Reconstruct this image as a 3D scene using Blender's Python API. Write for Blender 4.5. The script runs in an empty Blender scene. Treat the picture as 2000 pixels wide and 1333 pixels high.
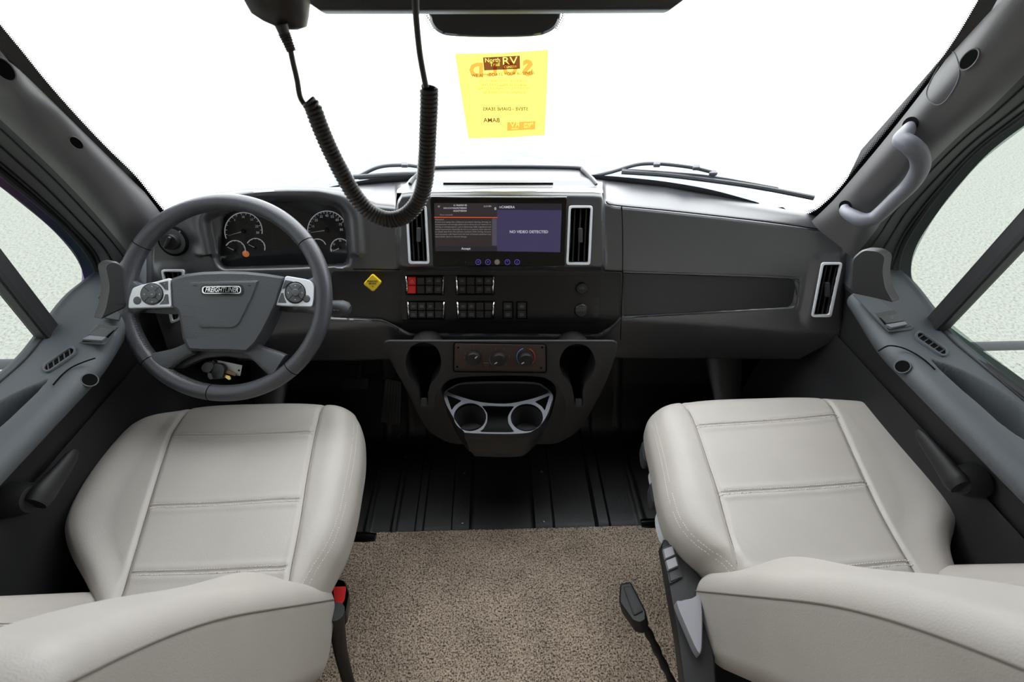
import bpy, bmesh, math, random
import numpy as np
from mathutils import Vector, Matrix
from mathutils.geometry import tessellate_polygon
random.seed(7); rng = np.random.default_rng(7)
SC = bpy.context.scene
COL = SC.collection
# ------------------------------------------------------------------ camera
CAM = np.array([0.0, 0.0, 1.3]); F = 889.0
TH = math.radians(40.0); YW = math.radians(-2.0)
cd = bpy.data.cameras.new('camera'); cam = bpy.data.objects.new('camera', cd); COL.objects.link(cam)
cam.location = CAM; cam.rotation_euler = (math.pi/2 - TH, 0, YW)
cd.sensor_width = 36; cd.lens = 36*F/2000; cd.clip_start = 0.02; cd.clip_end = 300
cd.dof.use_dof = True; cd.dof.focus_distance = 0.95; cd.dof.aperture_fstop = 6.5
SC.camera = cam
# ------------------------------------------------------------------ view, sky, sun, added fill lamp
SC.view_settings.view_transform = 'Standard'; SC.view_settings.look = 'None'
SC.view_settings.gamma = 1.0; SC.view_settings.use_curve_mapping = False
SC.view_settings.exposure = -0.35
w = bpy.data.worlds.new('sky'); SC.world = w; w.use_nodes = True
bg = w.node_tree.nodes['Background']; bg.inputs[0].default_value = (0.95, 0.98, 1.0, 1); bg.inputs[1].default_value = 9.0
def area(name, loc, rot, size, sy, power, col=(1,1,1)):
    d = bpy.data.lights.new(name, 'AREA'); d.shape = 'RECTANGLE'; d.size = size; d.size_y = sy; d.energy = power; d.color = col
    o = bpy.data.objects.new(name, d); o.location = loc; o.rotation_euler = rot; COL.objects.link(o); return o
area('added_fill_light', (0, -0.55, 1.95), (math.radians(38), 0, 0), 1.3, 0.6, 13, (1, 0.95, 0.88))  # unseen lamp added behind the camera to fill the cab with light
# ------------------------------------------------------------------ camera model (turns a photo pixel + a surface into a point)
fw = np.array([-math.sin(YW)*math.cos(TH), math.cos(YW)*math.cos(TH), -math.sin(TH)])
rt = np.array([math.cos(YW), math.sin(YW), 0.0]); up = np.cross(rt, fw)
def rays(px, py):
    px = np.asarray(px, float); py = np.asarray(py, float)
    return fw + ((px-1000)/F)[..., None]*rt + ((666.5-py)/F)[..., None]*up
def atX(px, py, x): r = rays(px, py); return CAM + r*(x/r[..., 0])[..., None]
def atY(px, py, y): r = rays(px, py); return CAM + r*(y/r[..., 1])[..., None]
def atZ(px, py, z): r = rays(px, py); return CAM + r*((z-1.3)/r[..., 2])[..., None]
class Surf:
    def __init__(s, g, t0=0.95): s.g = g; s.t0 = t0
    def hit(s, px, py, off=0.0):
        r = rays(px, py); t = np.full(r.shape[:-1], s.t0); h = 1e-4
        for _ in range(14):
            a = s.g(CAM + r*t[..., None]) - off; b = s.g(CAM + r*(t+h)[..., None]) - off
            d = (b-a)/h; d = np.where(np.abs(d) < 1e-3, -1e-3, d)
            t = t - np.clip(a/d, -.3, .3)
        return CAM + r*t[..., None]
    def nrm(s, P):
        h = 1e-4; n = np.stack([s.g(P+np.array(e)*h)-s.g(P-np.array(e)*h) for e in ((1,0,0),(0,1,0),(0,0,1))], -1)
        return n/np.linalg.norm(n, axis=-1, keepdims=True)
def plane(O, n, t0=0.95):
    O = np.array(O, float); n = np.array(n, float); n /= np.linalg.norm(n)
    return Surf(lambda P: (P-O)@n, t0)
def smooth(x): x = np.clip(x, 0, 1); return x*x*(3-2*x)
def dash_y(x, z):
    d = np.clip(.62-z, 0, 9); return .97 + .36*(z-.75) - .13*x*x + 8*np.minimum(d, .03)**2 + .48*np.maximum(d-.03, 0)
DASH = Surf(lambda P: (dash_y(P[..., 0], P[..., 2]) - P[..., 1])*.94, 1.1)
def wind_y(x, z): return 1.16 - .39*x*x - .48*(z-.87)
WIND = Surf(lambda P: (wind_y(P[..., 0], P[..., 2]) - P[..., 1])*.9, 1.0)
WHEEL = plane(CAM + rays(440, 581)*.92, -fw)
CURVED = (DASH, WIND)
CONS = plane((0, .86, .60), (0, -math.cos(math.radians(12.5)), math.sin(math.radians(12.5))))
CUPZ = plane((0, .8, .42), (0, 0, 1))
def ledge_z(y): return .742 + .035*smooth((y-.62)/.2)
LEDGE = Surf(lambda P: P[..., 2] - ledge_z(P[..., 1]), .9)
# ------------------------------------------------------------------ materials
MATS = {}
def srgb(r, g, b): return tuple(((c/255)/12.92 if c/255 <= .04045 else ((c/255+.055)/1.055)**2.4) for c in (r, g, b)) + (1,)
def mat(name, col, rough=.5, metal=0, bump=0, bscale=400, emit=None, estr=1, spec=.5, coat=0, var=0, vscale=6, col2=None):
    if name in MATS: return MATS[name]
    m = bpy.data.materials.new(name); m.use_nodes = True; nt = m.node_tree; b = nt.nodes['Principled BSDF']
    b.inputs['Base Color'].default_value = col; b.inputs['Roughness'].default_value = rough; b.inputs['Metallic'].default_value = metal
    b.inputs['Specular IOR Level'].default_value = spec; b.inputs['Coat Weight'].default_value = coat
    if emit: b.inputs['Emission Color'].default_value = emit; b.inputs['Emission Strength'].default_value = estr
    tc = nt.nodes.new('ShaderNodeTexCoord')
    geo = nt.nodes.new('ShaderNodeNewGeometry')
    if var:
        n = nt.nodes.new('ShaderNodeTexNoise'); n.inputs['Scale'].default_value = vscale; n.inputs['Detail'].default_value = 3
        nt.links.new(geo.outputs['Position'], n.inputs['Vector'])
        r = nt.nodes.new('ShaderNodeMix'); r.data_type = 'RGBA'; r.inputs[6].default_value = col
        c2 = col2 or tuple(c*(1-var) for c in col[:3])+(1,); r.inputs[7].default_value = c2
        mr = nt.nodes.new('ShaderNodeMapRange'); mr.inputs[1].default_value = .35; mr.inputs[2].default_value = .65
        nt.links.new(n.outputs[0], mr.inputs[0]); nt.links.new(mr.outputs[0], r.inputs[0]); nt.links.new(r.outputs[2], b.inputs['Base Color'])
    if bump:
        n = nt.nodes.new('ShaderNodeTexNoise'); n.inputs['Scale'].default_value = bscale; n.inputs['Detail'].default_value = 2
        bp = nt.nodes.new('ShaderNodeBump'); bp.inputs['Strength'].default_value = bump; bp.inputs['Distance'].default_value = .001
        nt.links.new(geo.outputs['Position'], n.inputs['Vector']); nt.links.new(n.outputs[0], bp.inputs['Height']); nt.links.new(bp.outputs[0], b.inputs['Normal'])
    MATS[name] = m; return m
M = {}
M['plastic'] = mat('charcoal_plastic', srgb(58, 59, 63), .55, bump=.25, bscale=900)
M['dash'] = mat('dash_plastic', srgb(54, 55, 59), .33, bump=.2, bscale=900, spec=1.0)
M['dash'].node_tree.nodes['Principled BSDF'].inputs['Coat Weight'].default_value = .5; M['dash'].node_tree.nodes['Principled BSDF'].inputs['Coat Roughness'].default_value = .38
M['plastic_dark'] = mat('black_plastic', srgb(34, 34, 36), .5, bump=.2, bscale=900)
M['fascia'] = mat('fascia_black_plastic', srgb(26, 26, 27), .42, bump=.1, bscale=900)
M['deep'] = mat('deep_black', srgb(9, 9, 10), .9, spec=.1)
M['console'] = mat('console_plastic', srgb(44, 43, 44), .6, bump=.3, bscale=900)
M['door'] = mat('door_plastic', srgb(74, 79, 84), .6, bump=.35, bscale=1000)
M['doorlow'] = mat('door_lower_plastic', srgb(27, 27, 29), .65, bump=.3, bscale=900)
M['pillar'] = mat('pillar_plastic', srgb(86, 85, 87), .36, bump=.2, bscale=700, spec=.8)
M['rubber'] = mat('black_rubber', srgb(22, 22, 24), .6)
M['cord'] = mat('dark_cord', srgb(50, 44, 42), .5)
M['mat'] = mat('floor_rubber', srgb(26, 26, 28), .45, bump=.5, bscale=350)
M['leather'] = mat('grey_beige_leather', srgb(180, 174, 168), .48, bump=.35, bscale=700, var=.05, vscale=9)
M['seam'] = mat('seam_shadow_thread', srgb(120, 112, 104), .8)
M['stitch'] = mat('light_stitching', srgb(222, 217, 208), .7)
M['rim'] = mat('steering_leather', srgb(68, 69, 75), .33, bump=.5, bscale=520)
M['hub'] = mat('hub_vinyl', srgb(72, 75, 80), .5, bump=.8, bscale=420)
M['silver'] = mat('satin_silver', srgb(228, 232, 238), .35)
M['chrome'] = mat('bright_chrome', srgb(215, 215, 218), .15, metal=1)
M['button'] = mat('grey_button', srgb(78, 80, 84), .5)
M['black'] = mat('gloss_black', srgb(10, 10, 11), .2)
M['knob'] = mat('soft_black', srgb(30, 30, 31), .4)
M['white'] = mat('white_print', srgb(200, 200, 200), .6)
M['dimprint'] = mat('dim_print', srgb(105, 105, 105), .6)
M['red'] = mat('red_switch', srgb(222, 40, 38), .4)
M['redbuckle'] = mat('red_buckle', srgb(240, 60, 60), .35)
M['yellow'] = mat('yellow_knob', srgb(226, 192, 40), .4)
M['gripgrey'] = mat('handle_grey', srgb(104, 106, 114), .45, bump=.2, bscale=600)
M['levergrey'] = mat('lever_grey', srgb(140, 140, 146), .5)
M['brass'] = mat('brass', srgb(205, 180, 110), .3, metal=.8)
M['brown'] = mat('climate_panel_brown', srgb(62, 48, 44), .45)
M['blue'] = mat('blue_print', srgb(90, 130, 190), .5)
M['redprint'] = mat('red_print', srgb(200, 80, 40), .5)
M['steel'] = mat('screw_steel', srgb(120, 120, 120), .35, metal=.8)
M['tag'] = mat('paper_tag', srgb(190, 195, 190), .8)
M['coach'] = mat('coach_panel', srgb(190, 182, 170), .7)
M['headliner'] = mat('headliner', srgb(70, 70, 72), .9)
M['gaugeface'] = mat('gauge_face', srgb(22, 25, 28), .35)
M['hood'] = mat('blue_hood_paint', srgb(66, 78, 104), .5, spec=.1, var=.4, vscale=22, col2=srgb(96, 102, 114))
M['wiper'] = mat('wiper_grey', srgb(62, 64, 68), .5)
def em(name, col, s): return mat(name, (0.01, 0.01, 0.01, 1), .3, emit=col, estr=s)
M['scr_l'] = em('screen_dark_panel', srgb(48, 40, 42), 1)
M['scr_r'] = em('screen_violet_panel', srgb(62, 56, 92), 1)
M['scr_hd'] = em('screen_header', srgb(34, 32, 42), 1)
M['scr_txt'] = em('screen_text', srgb(205, 205, 215), 1)
M['scr_dim'] = em('screen_dim_text', srgb(150, 145, 148), 1)
M['scr_or'] = em('screen_orange', srgb(235, 90, 40), 1)
M['scr_btn'] = em('screen_button', srgb(90, 85, 190), 1)
M['scr_bar'] = em('screen_bar', srgb(80, 76, 92), 1)
M['amber'] = em('warning_lamp', srgb(190, 105, 50), 1)
M['gtxt'] = em('gauge_marks', srgb(150, 152, 156), 1)
def glass(name, tint, gl=.04):
    m = bpy.data.materials.new(name); m.use_nodes = True; nt = m.node_tree; nt.nodes.clear()
    o = nt.nodes.new('ShaderNodeOutputMaterial'); t = nt.nodes.new('ShaderNodeBsdfTransparent'); t.inputs[0].default_value = tint
    g = nt.nodes.new('ShaderNodeBsdfGlossy'); g.inputs['Roughness'].default_value = .02
    mx = nt.nodes.new('ShaderNodeMixShader'); mx.inputs[0].default_value = gl
    nt.links.new(t.outputs[0], mx.inputs[1]); nt.links.new(g.outputs[0], mx.inputs[2]); nt.links.new(mx.outputs[0], o.inputs[0]); return m
M['glass'] = glass('clear_glass', (.97, .98, .98, 1), .03)
M['sideglass'] = glass('tinted_side_glass', (.180, .188, .180, 1), .03)
M['lens'] = glass('cluster_lens', (.85, .85, .85, 1), .035)
def paper(name, col, tr=.6):
    m = bpy.data.materials.new(name); m.use_nodes = True; nt = m.node_tree; nt.nodes.clear()
    o = nt.nodes.new('ShaderNodeOutputMaterial'); d = nt.nodes.new('ShaderNodeBsdfDiffuse'); t = nt.nodes.new('ShaderNodeBsdfTranslucent')
    d.inputs[0].default_value = col; t.inputs[0].default_value = col
    mx = nt.nodes.new('ShaderNodeMixShader'); mx.inputs[0].default_value = tr
    nt.links.new(d.outputs[0], mx.inputs[1]); nt.links.new(t.outputs[0], mx.inputs[2]); nt.links.new(mx.outputs[0], o.inputs[0]); return m
def film(name, tint):
    m = bpy.data.materials.new(name); m.use_nodes = True; nt = m.node_tree; nt.nodes.clear()
    o = nt.nodes.new('ShaderNodeOutputMaterial'); t = nt.nodes.new('ShaderNodeBsdfTransparent'); t.inputs[0].default_value = tint; nt.links.new(t.outputs[0], o.inputs[0]); return m
M['paper'] = paper('yellow_paper', (.34, .325, .06, 1), .8)
M['p_orange'] = film('orange_ink', (.74, .42, .35, 1))
M['p_brown'] = film('brown_ink', (.20, .07, .10, 1))
M['p_text'] = film('ochre_ink', (.62, .42, .3, 1))
M['p_pale'] = film('pale_ink', (.88, .72, .6, 1))
def ground_mat():
    m = bpy.data.materials.new('pale_gravel_paving'); m.use_nodes = True; nt = m.node_tree; b = nt.nodes['Principled BSDF']; b.inputs['Roughness'].default_value = .9
    geo = nt.nodes.new('ShaderNodeNewGeometry')
    n = nt.nodes.new('ShaderNodeTexNoise'); n.inputs['Scale'].default_value = 40; n.inputs['Detail'].default_value = 6; n.inputs['Roughness'].default_value = .8
    cr = nt.nodes.new('ShaderNodeValToRGB'); e = cr.color_ramp.elements
    e[0].position = .34; e[0].color = srgb(135, 135, 128); e[1].position = .50; e[1].color = srgb(208, 210, 202)
    x = e.new(.75); x.color = srgb(228, 230, 224)
    nt.links.new(geo.outputs['Position'], n.inputs['Vector']); nt.links.new(n.outputs[0], cr.inputs[0]); nt.links.new(cr.outputs[0], b.inputs['Base Color']); return m
M['ground'] = ground_mat()
def carpet_mat():
    m = bpy.data.materials.new('beige_carpet_pile'); m.use_nodes = True; nt = m.node_tree; b = nt.nodes['Principled BSDF']; b.inputs['Roughness'].default_value = 1; b.inputs['Specular IOR Level'].default_value = .1
    geo = nt.nodes.new('ShaderNodeNewGeometry')
    n = nt.nodes.new('ShaderNodeTexNoise'); n.inputs['Scale'].default_value = 260; n.inputs['Detail'].default_value = 3
    n2 = nt.nodes.new('ShaderNodeTexNoise'); n2.inputs['Scale'].default_value = 8; n2.inputs['Detail'].default_value = 4
    cr = nt.nodes.new('ShaderNodeValToRGB'); e = cr.color_ramp.elements
    e[0].position = .36; e[0].color = srgb(96, 82, 71); e[1].position = .62; e[1].color = srgb(222, 208, 192)
    x = e.new(.48); x.color = srgb(190, 173, 156)
    mx = nt.nodes.new('ShaderNodeMix'); mx.data_type = 'RGBA'; mx.blend_type = 'MULTIPLY'; mx.inputs[0].default_value = .8
    mr = nt.nodes.new('ShaderNodeMapRange'); mr.inputs[1].default_value = .3; mr.inputs[2].default_value = .7; mr.inputs[3].default_value = .6
    nt.links.new(geo.outputs['Position'], n.inputs['Vector']); nt.links.new(geo.outputs['Position'], n2.inputs['Vector'])
    nt.links.new(n.outputs[0], cr.inputs[0]); nt.links.new(cr.outputs[0], mx.inputs[6]); nt.links.new(n2.outputs[0], mr.inputs[0]); nt.links.new(mr.outputs[0], mx.inputs[7])
    nt.links.new(mx.outputs[2], b.inputs['Base Color']); return m
M['carpet'] = carpet_mat()
# ------------------------------------------------------------------ object helpers
WL = {}
def tag(o, label=None, cat=None, group=None, kind=None):
    if label: o['label'] = label
    if cat: o['category'] = cat
    if group: o['group'] = group
    if kind: o['kind'] = kind
    return o
def thing(name, loc, label, cat, group=None, kind=None):
    o = bpy.data.objects.new(name, None); COL.objects.link(o); o.location = loc; o.empty_display_size = .02
    WL[o] = Vector(loc); return tag(o, label, cat, group, kind)
def mk(name, V, Fs, m, parent=None, smoothed=True, angle=40):
    V = np.asarray(V, float); c = (V.min(0)+V.max(0))/2
    me = bpy.data.meshes.new(name); me.from_pydata([tuple(v) for v in V-c], [], Fs); me.update()
    if isinstance(m, str): m = M[m]
    me.materials.append(m)
    bm = bmesh.new(); bm.from_mesh(me); bmesh.ops.remove_doubles(bm, verts=bm.verts, dist=1e-6); bmesh.ops.recalc_face_normals(bm, faces=bm.faces); bm.to_mesh(me); bm.free()
    if smoothed:
        me.shade_smooth(); me.set_sharp_from_angle(angle=math.radians(angle))
    o = bpy.data.objects.new(name, me); COL.objects.link(o)
    pw = WL[parent] if parent is not None else Vector((0, 0, 0))
    if parent is not None: o.parent = parent
    o.location = Vector(c)-pw; WL[o] = Vector(c); return o
class MB:
    def __init__(s): s.v = []; s.f = []; s.n = 0
    def add(s, V, Fs):
        V = np.asarray(V, float).reshape(-1, 3); s.v.append(V); s.f += [tuple(i+s.n for i in f) for f in Fs]; s.n += len(V); return s
    def build(s, name, m, parent=None, **k): return mk(name, np.concatenate(s.v), s.f, m, parent, **k)
def gridf(r, c, closed=False, base=0):
    f = []
    for i in range(r-1):
        for j in range(c if closed else c-1):
            a = base+i*c+j; b = base+i*c+(j+1) % c; f.append((a, b, b+c, a+c))
    return f
def gridmesh(G, closed=False, caps=False):
    r, c = G.shape[:2]; Fs = gridf(r, c, closed)
    if caps: Fs += [tuple(range(c)), tuple(range((r-1)*c, r*c))]
    return G.reshape(-1, 3), Fs
def resample(P, n, closed=False):
    P = np.asarray(P, float)
    if closed: P = np.vstack([P, P[:1]])
    d = np.r_[0, np.cumsum(np.linalg.norm(np.diff(P, axis=0), axis=1))]
    t = np.linspace(0, d[-1], n+1)[:-1] if closed else np.linspace(0, d[-1], n)
    return np.stack([np.interp(t, d, P[:, k]) for k in range(P.shape[1])], 1)
def catmull(P, k=8, closed=False):
    P = np.asarray(P, float); n = len(P); out = []
    rg = range(n) if closed else range(n-1)
    for i in rg:
        if closed: a, b, c, d = P[i-1], P[i], P[(i+1) % n], P[(i+2) % n]
        else: a, b, c, d = P[max(i-1, 0)], P[i], P[i+1], P[min(i+2, n-1)]
        for j in range(k):
            t = j/k; out.append(.5*((2*b)+(-a+c)*t+(2*a-5*b+4*c-d)*t*t+(-a+3*b-3*c+d)*t**3))
    if not closed: out.append(P[-1])
    return np.array(out)
def tube_vf(P, r, k=10, closed=False, flat=None, nref=None):
    P = np.asarray(P, float); n = len(P); r = np.full(n, r) if np.isscalar(r) else np.asarray(r, float)
    T = np.gradient(P, axis=0) if not closed else np.roll(P, -1, 0)-np.roll(P, 1, 0)
    T /= np.linalg.norm(T, axis=1, keepdims=True)+1e-12
    a = np.array(nref if nref is not None else ((0, 0, 1) if abs(T[0][2]) < .9 else (1, 0, 0)), float)
    G = []
    u = a-(a@T[0])*T[0]; u /= np.linalg.norm(u)
    for i in range(n):
        if nref is not None: u = a-(a@T[i])*T[i]
        else: u = u-(u@T[i])*T[i]
        u /= np.linalg.norm(u)+1e-12; v = np.cross(T[i], u)
        th = np.arange(k)*2*math.pi/k
        G.append(P[i]+r[i]*(np.cos(th)[:, None]*u*(flat or 1)+np.sin(th)[:, None]*v))
    G = np.array(G)
    if closed:
        V = G.reshape(-1, 3); Fs = []
        for i in range(n):
            for j in range(k):
                Fs.append((i*k+j, i*k+(j+1) % k, ((i+1) % n)*k+(j+1) % k, ((i+1) % n)*k+j))
        return V, Fs
    return gridmesh(G, True, True)
def tube(name, P, r, m, parent=None, k=10, **kw): V, Fs = tube_vf(P, r, k, **kw); return mk(name, V, Fs, m, parent)
def frame(surf, px, py, off=0.0):
    O = surf.hit(px, py, off); n = surf.nrm(O)
    u = surf.hit(px+1, py, off)-O; u -= (u@n)*n; u /= np.linalg.norm(u); v = np.cross(n, u); return O, u, v, n
def depth(P): return float((np.asarray(P)-CAM)@fw)
def lathe_vf(fr, prof, k=32, sx=1, sy=1, cap0=True):
    O, u, v, n = fr; th = np.arange(k)*2*math.pi/k
    G = np.array([O+r*(np.cos(th)[:, None]*u*sx+np.sin(th)[:, None]*v*sy)+h*n for r, h in prof]); V, Fs = gridmesh(G, True, True)
    if not cap0: Fs.pop(-2)
    return V, Fs
def lathe(name, fr, prof, m, parent=None, k=32, sx=1, sy=1, cap0=True): V, Fs = lathe_vf(fr, prof, k, sx, sy, cap0); return mk(name, V, Fs, m, parent)
def boxf(fr, sx, sy, sz, c=(0, 0, 0)):
    O, u, v, n = fr; V = [O+(c[0]+a*sx/2)*u+(c[1]+b*sy/2)*v+(c[2]+d*sz/2)*n for d in (-1, 1) for b in (-1, 1) for a in (-1, 1)]
    return np.array(V), [(0, 1, 3, 2), (4, 6, 7, 5), (0, 4, 5, 1), (2, 3, 7, 6), (0, 2, 6, 4), (1, 5, 7, 3)]
WF = (np.zeros(3), np.array([1., 0, 0]), np.array([0, 1., 0]), np.array([0, 0, 1.]))
def bev(o, wd=.002, seg=2):
    md = o.modifiers.new('bevel', 'BEVEL'); md.width = wd; md.segments = seg; md.limit_method = 'ANGLE'; return o
def rpoly(pts, r, k=5):
    """round the corners of a polygon"""
    pts = np.asarray(pts, float); n = len(pts); out = []
    for i in range(n):
        a, b, c = pts[i-1], pts[i], pts[(i+1) % n]; la = np.linalg.norm(a-b); lc = np.linalg.norm(c-b); q = min(r, la*.45, lc*.45)
        p0 = b+(a-b)/la*q; p1 = b+(c-b)/lc*q
        for j in range(k+1):
            t = j/k; out.append((1-t)**2*p0+2*t*(1-t)*b+t*t*p1)
    return np.array(out)
def area2(P): x, y = P[:, 0], P[:, 1]; return .5*np.sum(x*np.roll(y, -1)-y*np.roll(x, -1))
def inset(P, d):
    s = 1 if area2(P) > 0 else -1
    e = np.roll(P, -1, 0)-P; e /= np.linalg.norm(e, axis=1, keepdims=True)+1e-9
    nn = np.stack([-e[:, 1], e[:, 0]], 1)*s; vn = nn+np.roll(nn, 1, 0); L = np.linalg.norm(vn, axis=1, keepdims=True)+1e-9; vn /= L
    return P+vn*d
def plate_vf(surf, poly, h, off=0.0, bpx=0, bm=.001, holes=[]):
    """solid slab with a pixel outline standing on a surface: front face at off+h, back at off"""
    poly = np.asarray(poly, float); V = []; Fs = []
    front = off+h
    O0 = surf.hit(poly[:, 0], poly[:, 1], front-(bm if bpx else 0)); n = surf.nrm(O0); B = O0-n*(h-(bm if bpx else 0))
    N = len(poly); V += list(B)+list(O0); Fs += [(i, (i+1) % N, N+(i+1) % N, N+i) for i in range(N)]
    top = N; outer = poly
    if bpx:
        outer = inset(poly, bpx); T = surf.hit(outer[:, 0], outer[:, 1], front); V += list(T)
        Fs += [(N+i, N+(i+1) % N, 2*N+(i+1) % N, 2*N+i) for i in range(N)]; top = 2*N
    loops = [[Vector((a, b, 0)) for a, b in outer]]; idx = list(range(top, top+N))
    for H in holes:
        H = np.asarray(H, float); k = len(V); T = surf.hit(H[:, 0], H[:, 1], front); nn = surf.nrm(T); V += list(T)+list(T-nn*h)
        nH = len(H); Fs += [(k+i, k+(i+1) % nH, k+nH+(i+1) % nH, k+nH+i) for i in range(nH)]
        loops.append([Vector((a, b, 0)) for a, b in H]); idx += list(range(k, k+nH))
    tris = [tuple(idx[i] for i in t) for t in tessellate_polygon(loops)]
    if not holes and surf not in CURVED: Fs.append(tuple(range(N)))
    ext = outer.max(0)-outer.min(0)
    if surf in CURVED and max(ext) > 26:
        flat = np.concatenate([outer]+[np.asarray(H, float) for H in holes]); loc = {g: k for k, g in enumerate(idx)}
        bm_ = bmesh.new(); vs_ = [bm_.verts.new((a, b, 0)) for a, b in flat]
        for t in tris:
            try: bm_.faces.new([vs_[loc[i]] for i in t])
            except ValueError: pass
        for ax in (0, 1):
            lo, hi = flat[:, ax].min(), flat[:, ax].max(); st = 14
            for c in np.arange(lo+st, hi, st):
                co = [0, 0, 0]; co[ax] = c; no = [0, 0, 0]; no[ax] = 1
                bmesh.ops.bisect_plane(bm_, geom=bm_.verts[:]+bm_.edges[:]+bm_.faces[:], plane_co=co, plane_no=no, dist=1e-5)
        bm_.verts.index_update(); Q = np.array([v.co[:2] for v in bm_.verts]); k0 = len(V); V += list(surf.hit(Q[:, 0], Q[:, 1], front)); Fs += [tuple(k0+v.index for v in f.verts) for f in bm_.faces]; bm_.free()
    else: Fs += tris
    return np.array(V), Fs
def plate(name, surf, poly, h, m, parent=None, **k): V, Fs = plate_vf(surf, poly, h, **k); return mk(name, V, Fs, m, parent)
def rect(x0, y0, x1, y1, r=0):
    P = np.array([(x0, y0), (x1, y0), (x1, y1), (x0, y1)], float); return rpoly(P, r) if r else P
def circ(cx, cy, rx, ry=None, k=28): t = np.arange(k)*2*math.pi/k; return np.stack([cx+rx*np.cos(t), cy+(ry or rx)*np.sin(t)], 1)
def line_on(surf, pts, r, off=0.0, k=6, cat=True):
    pts = np.array(pts, float)
    if cat and len(pts) > 2: pts = catmull(pts, 6)
    else: pts = resample(pts, max(2, int(np.linalg.norm(pts[-1]-pts[0])/20)+2))
    return tube_vf(surf.hit(pts[:, 0], pts[:, 1], off), r, k)
def seam(name, surf, pts, r, m, parent, off=0.0, cat=True): V, Fs = line_on(surf, pts, r, off, cat=cat); return mk(name, V, Fs, m, parent)
def text_px(s, size, align='CENTER', mirror=False, sx=1, sy=1, shear=0, bold=0):
    cu = bpy.data.curves.new('t', 'FONT'); cu.body = s; cu.size = size; cu.align_x = align; cu.align_y = 'CENTER'; cu.offset = bold*size; cu.resolution_u = 2; cu.shear = shear
    o = bpy.data.objects.new('t', cu); COL.objects.link(o); bpy.context.view_layer.update()
    me = bpy.data.meshes.new_from_object(o.evaluated_get(bpy.context.evaluated_depsgraph_get()))
    V = np.array([v.co[:] for v in me.vertices]).reshape(-1, 3); Fs = [tuple(p.vertices) for p in me.polygons]
    bpy.data.objects.remove(o); bpy.data.curves.remove(cu); bpy.data.meshes.remove(me)
    V = V[:, :2]*np.array([sx*(-1 if mirror else 1), -sy]); return V, Fs
def write(surf, items, name, m, parent, off=.0006, warp=None):
    """items: (text, px, py, size_px, dict)"""
    B = MB()
    for it in items:
        s, x, y, sz = it[:4]; kw = dict(it[4]) if len(it) > 4 else {}; rot = kw.pop('rot', 0)
        V, Fs = text_px(s, sz*1.35, **kw)
        if len(V) == 0: continue
        c, q = math.cos(rot), math.sin(rot); V = np.stack([V[:, 0]*c-V[:, 1]*q+x, V[:, 0]*q+V[:, 1]*c+y], 1)
        if warp is not None: V = warp(V)
        B.add(surf.hit(V[:, 0], V[:, 1], off), Fs)
    return B.build(name, m, parent, smoothed=False)
def sdpoly(P, X, Y):
    """signed distance (inside positive) of points to polygon, in px"""
    P = np.asarray(P, float); n = len(P); d = np.full(X.shape, 1e9); ins = np.zeros(X.shape, bool)
    for i in range(n):
        a = P[i]; b = P[(i+1) % n]; e = b-a; wx = X-a[0]; wy = Y-a[1]; t = np.clip((wx*e[0]+wy*e[1])/(e@e), 0, 1)
        d = np.minimum(d, np.hypot(wx-e[0]*t, wy-e[1]*t))
        c = ((a[1] <= Y) & (b[1] > Y)) | ((b[1] <= Y) & (a[1] > Y))
        ins ^= c & (X < a[0]+(Y-a[1])*(e[0])/(e[1] if abs(e[1]) > 1e-9 else 1e-9))
    return np.where(ins, d, -d)
# ================================================================== SETTING
ob = MB().add(*boxf(WF, 60, 60, .1, (0, 10, -1.05))).build('ground', 'ground'); tag(ob, kind='structure')
# floor of the cab: ribbed black rubber
xs = np.arange(-.95, .951, .005); ys = np.arange(.55, 1.45, .03)
def fz(x, y):
    z = -.012+0*x
    for c, wd, hh in ((-.129, .028, .010), (.121, .030, .010), (-.255, .012, .006), (.30, .02, .012), (-.33, .008, .005), (-.41, .008, .005), (.42, .01, .006)):
        z = z+hh*smooth((wd-np.abs(x-c))/.006+.5)
    return z+np.where(y > 1.05, (y-1.05)*1.6, 0)-.03*smooth((.672-y)/.01)
X, Yg = np.meshgrid(xs, ys); G = np.stack([X, Yg, fz(X, Yg)], -1); V, Fs = gridmesh(G); tag(mk('floor', V, Fs, 'mat'), kind='structure')
tag(MB().add(*boxf(WF, 2.0, 1.7, .05, (0, .3, -.06))).build('floor', 'deep'), kind='structure')
tag(MB().add(*boxf(WF, 1.9, .42, .02, (0, 1.20, .66))).build('trim_leak_baffle', 'deep'), kind='structure')  # hidden plate added to keep windshield light out of the footwell
tag(MB().add(*boxf(WF, 1.9, .04, .85, (0, 1.38, .22))).build('wall_front', 'deep'), kind='structure')
tag(MB().add(*boxf(WF, 1.9, 1.15, .04, (0, .20, 1.56))).build('ceiling', 'headliner'), kind='structure')
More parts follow.
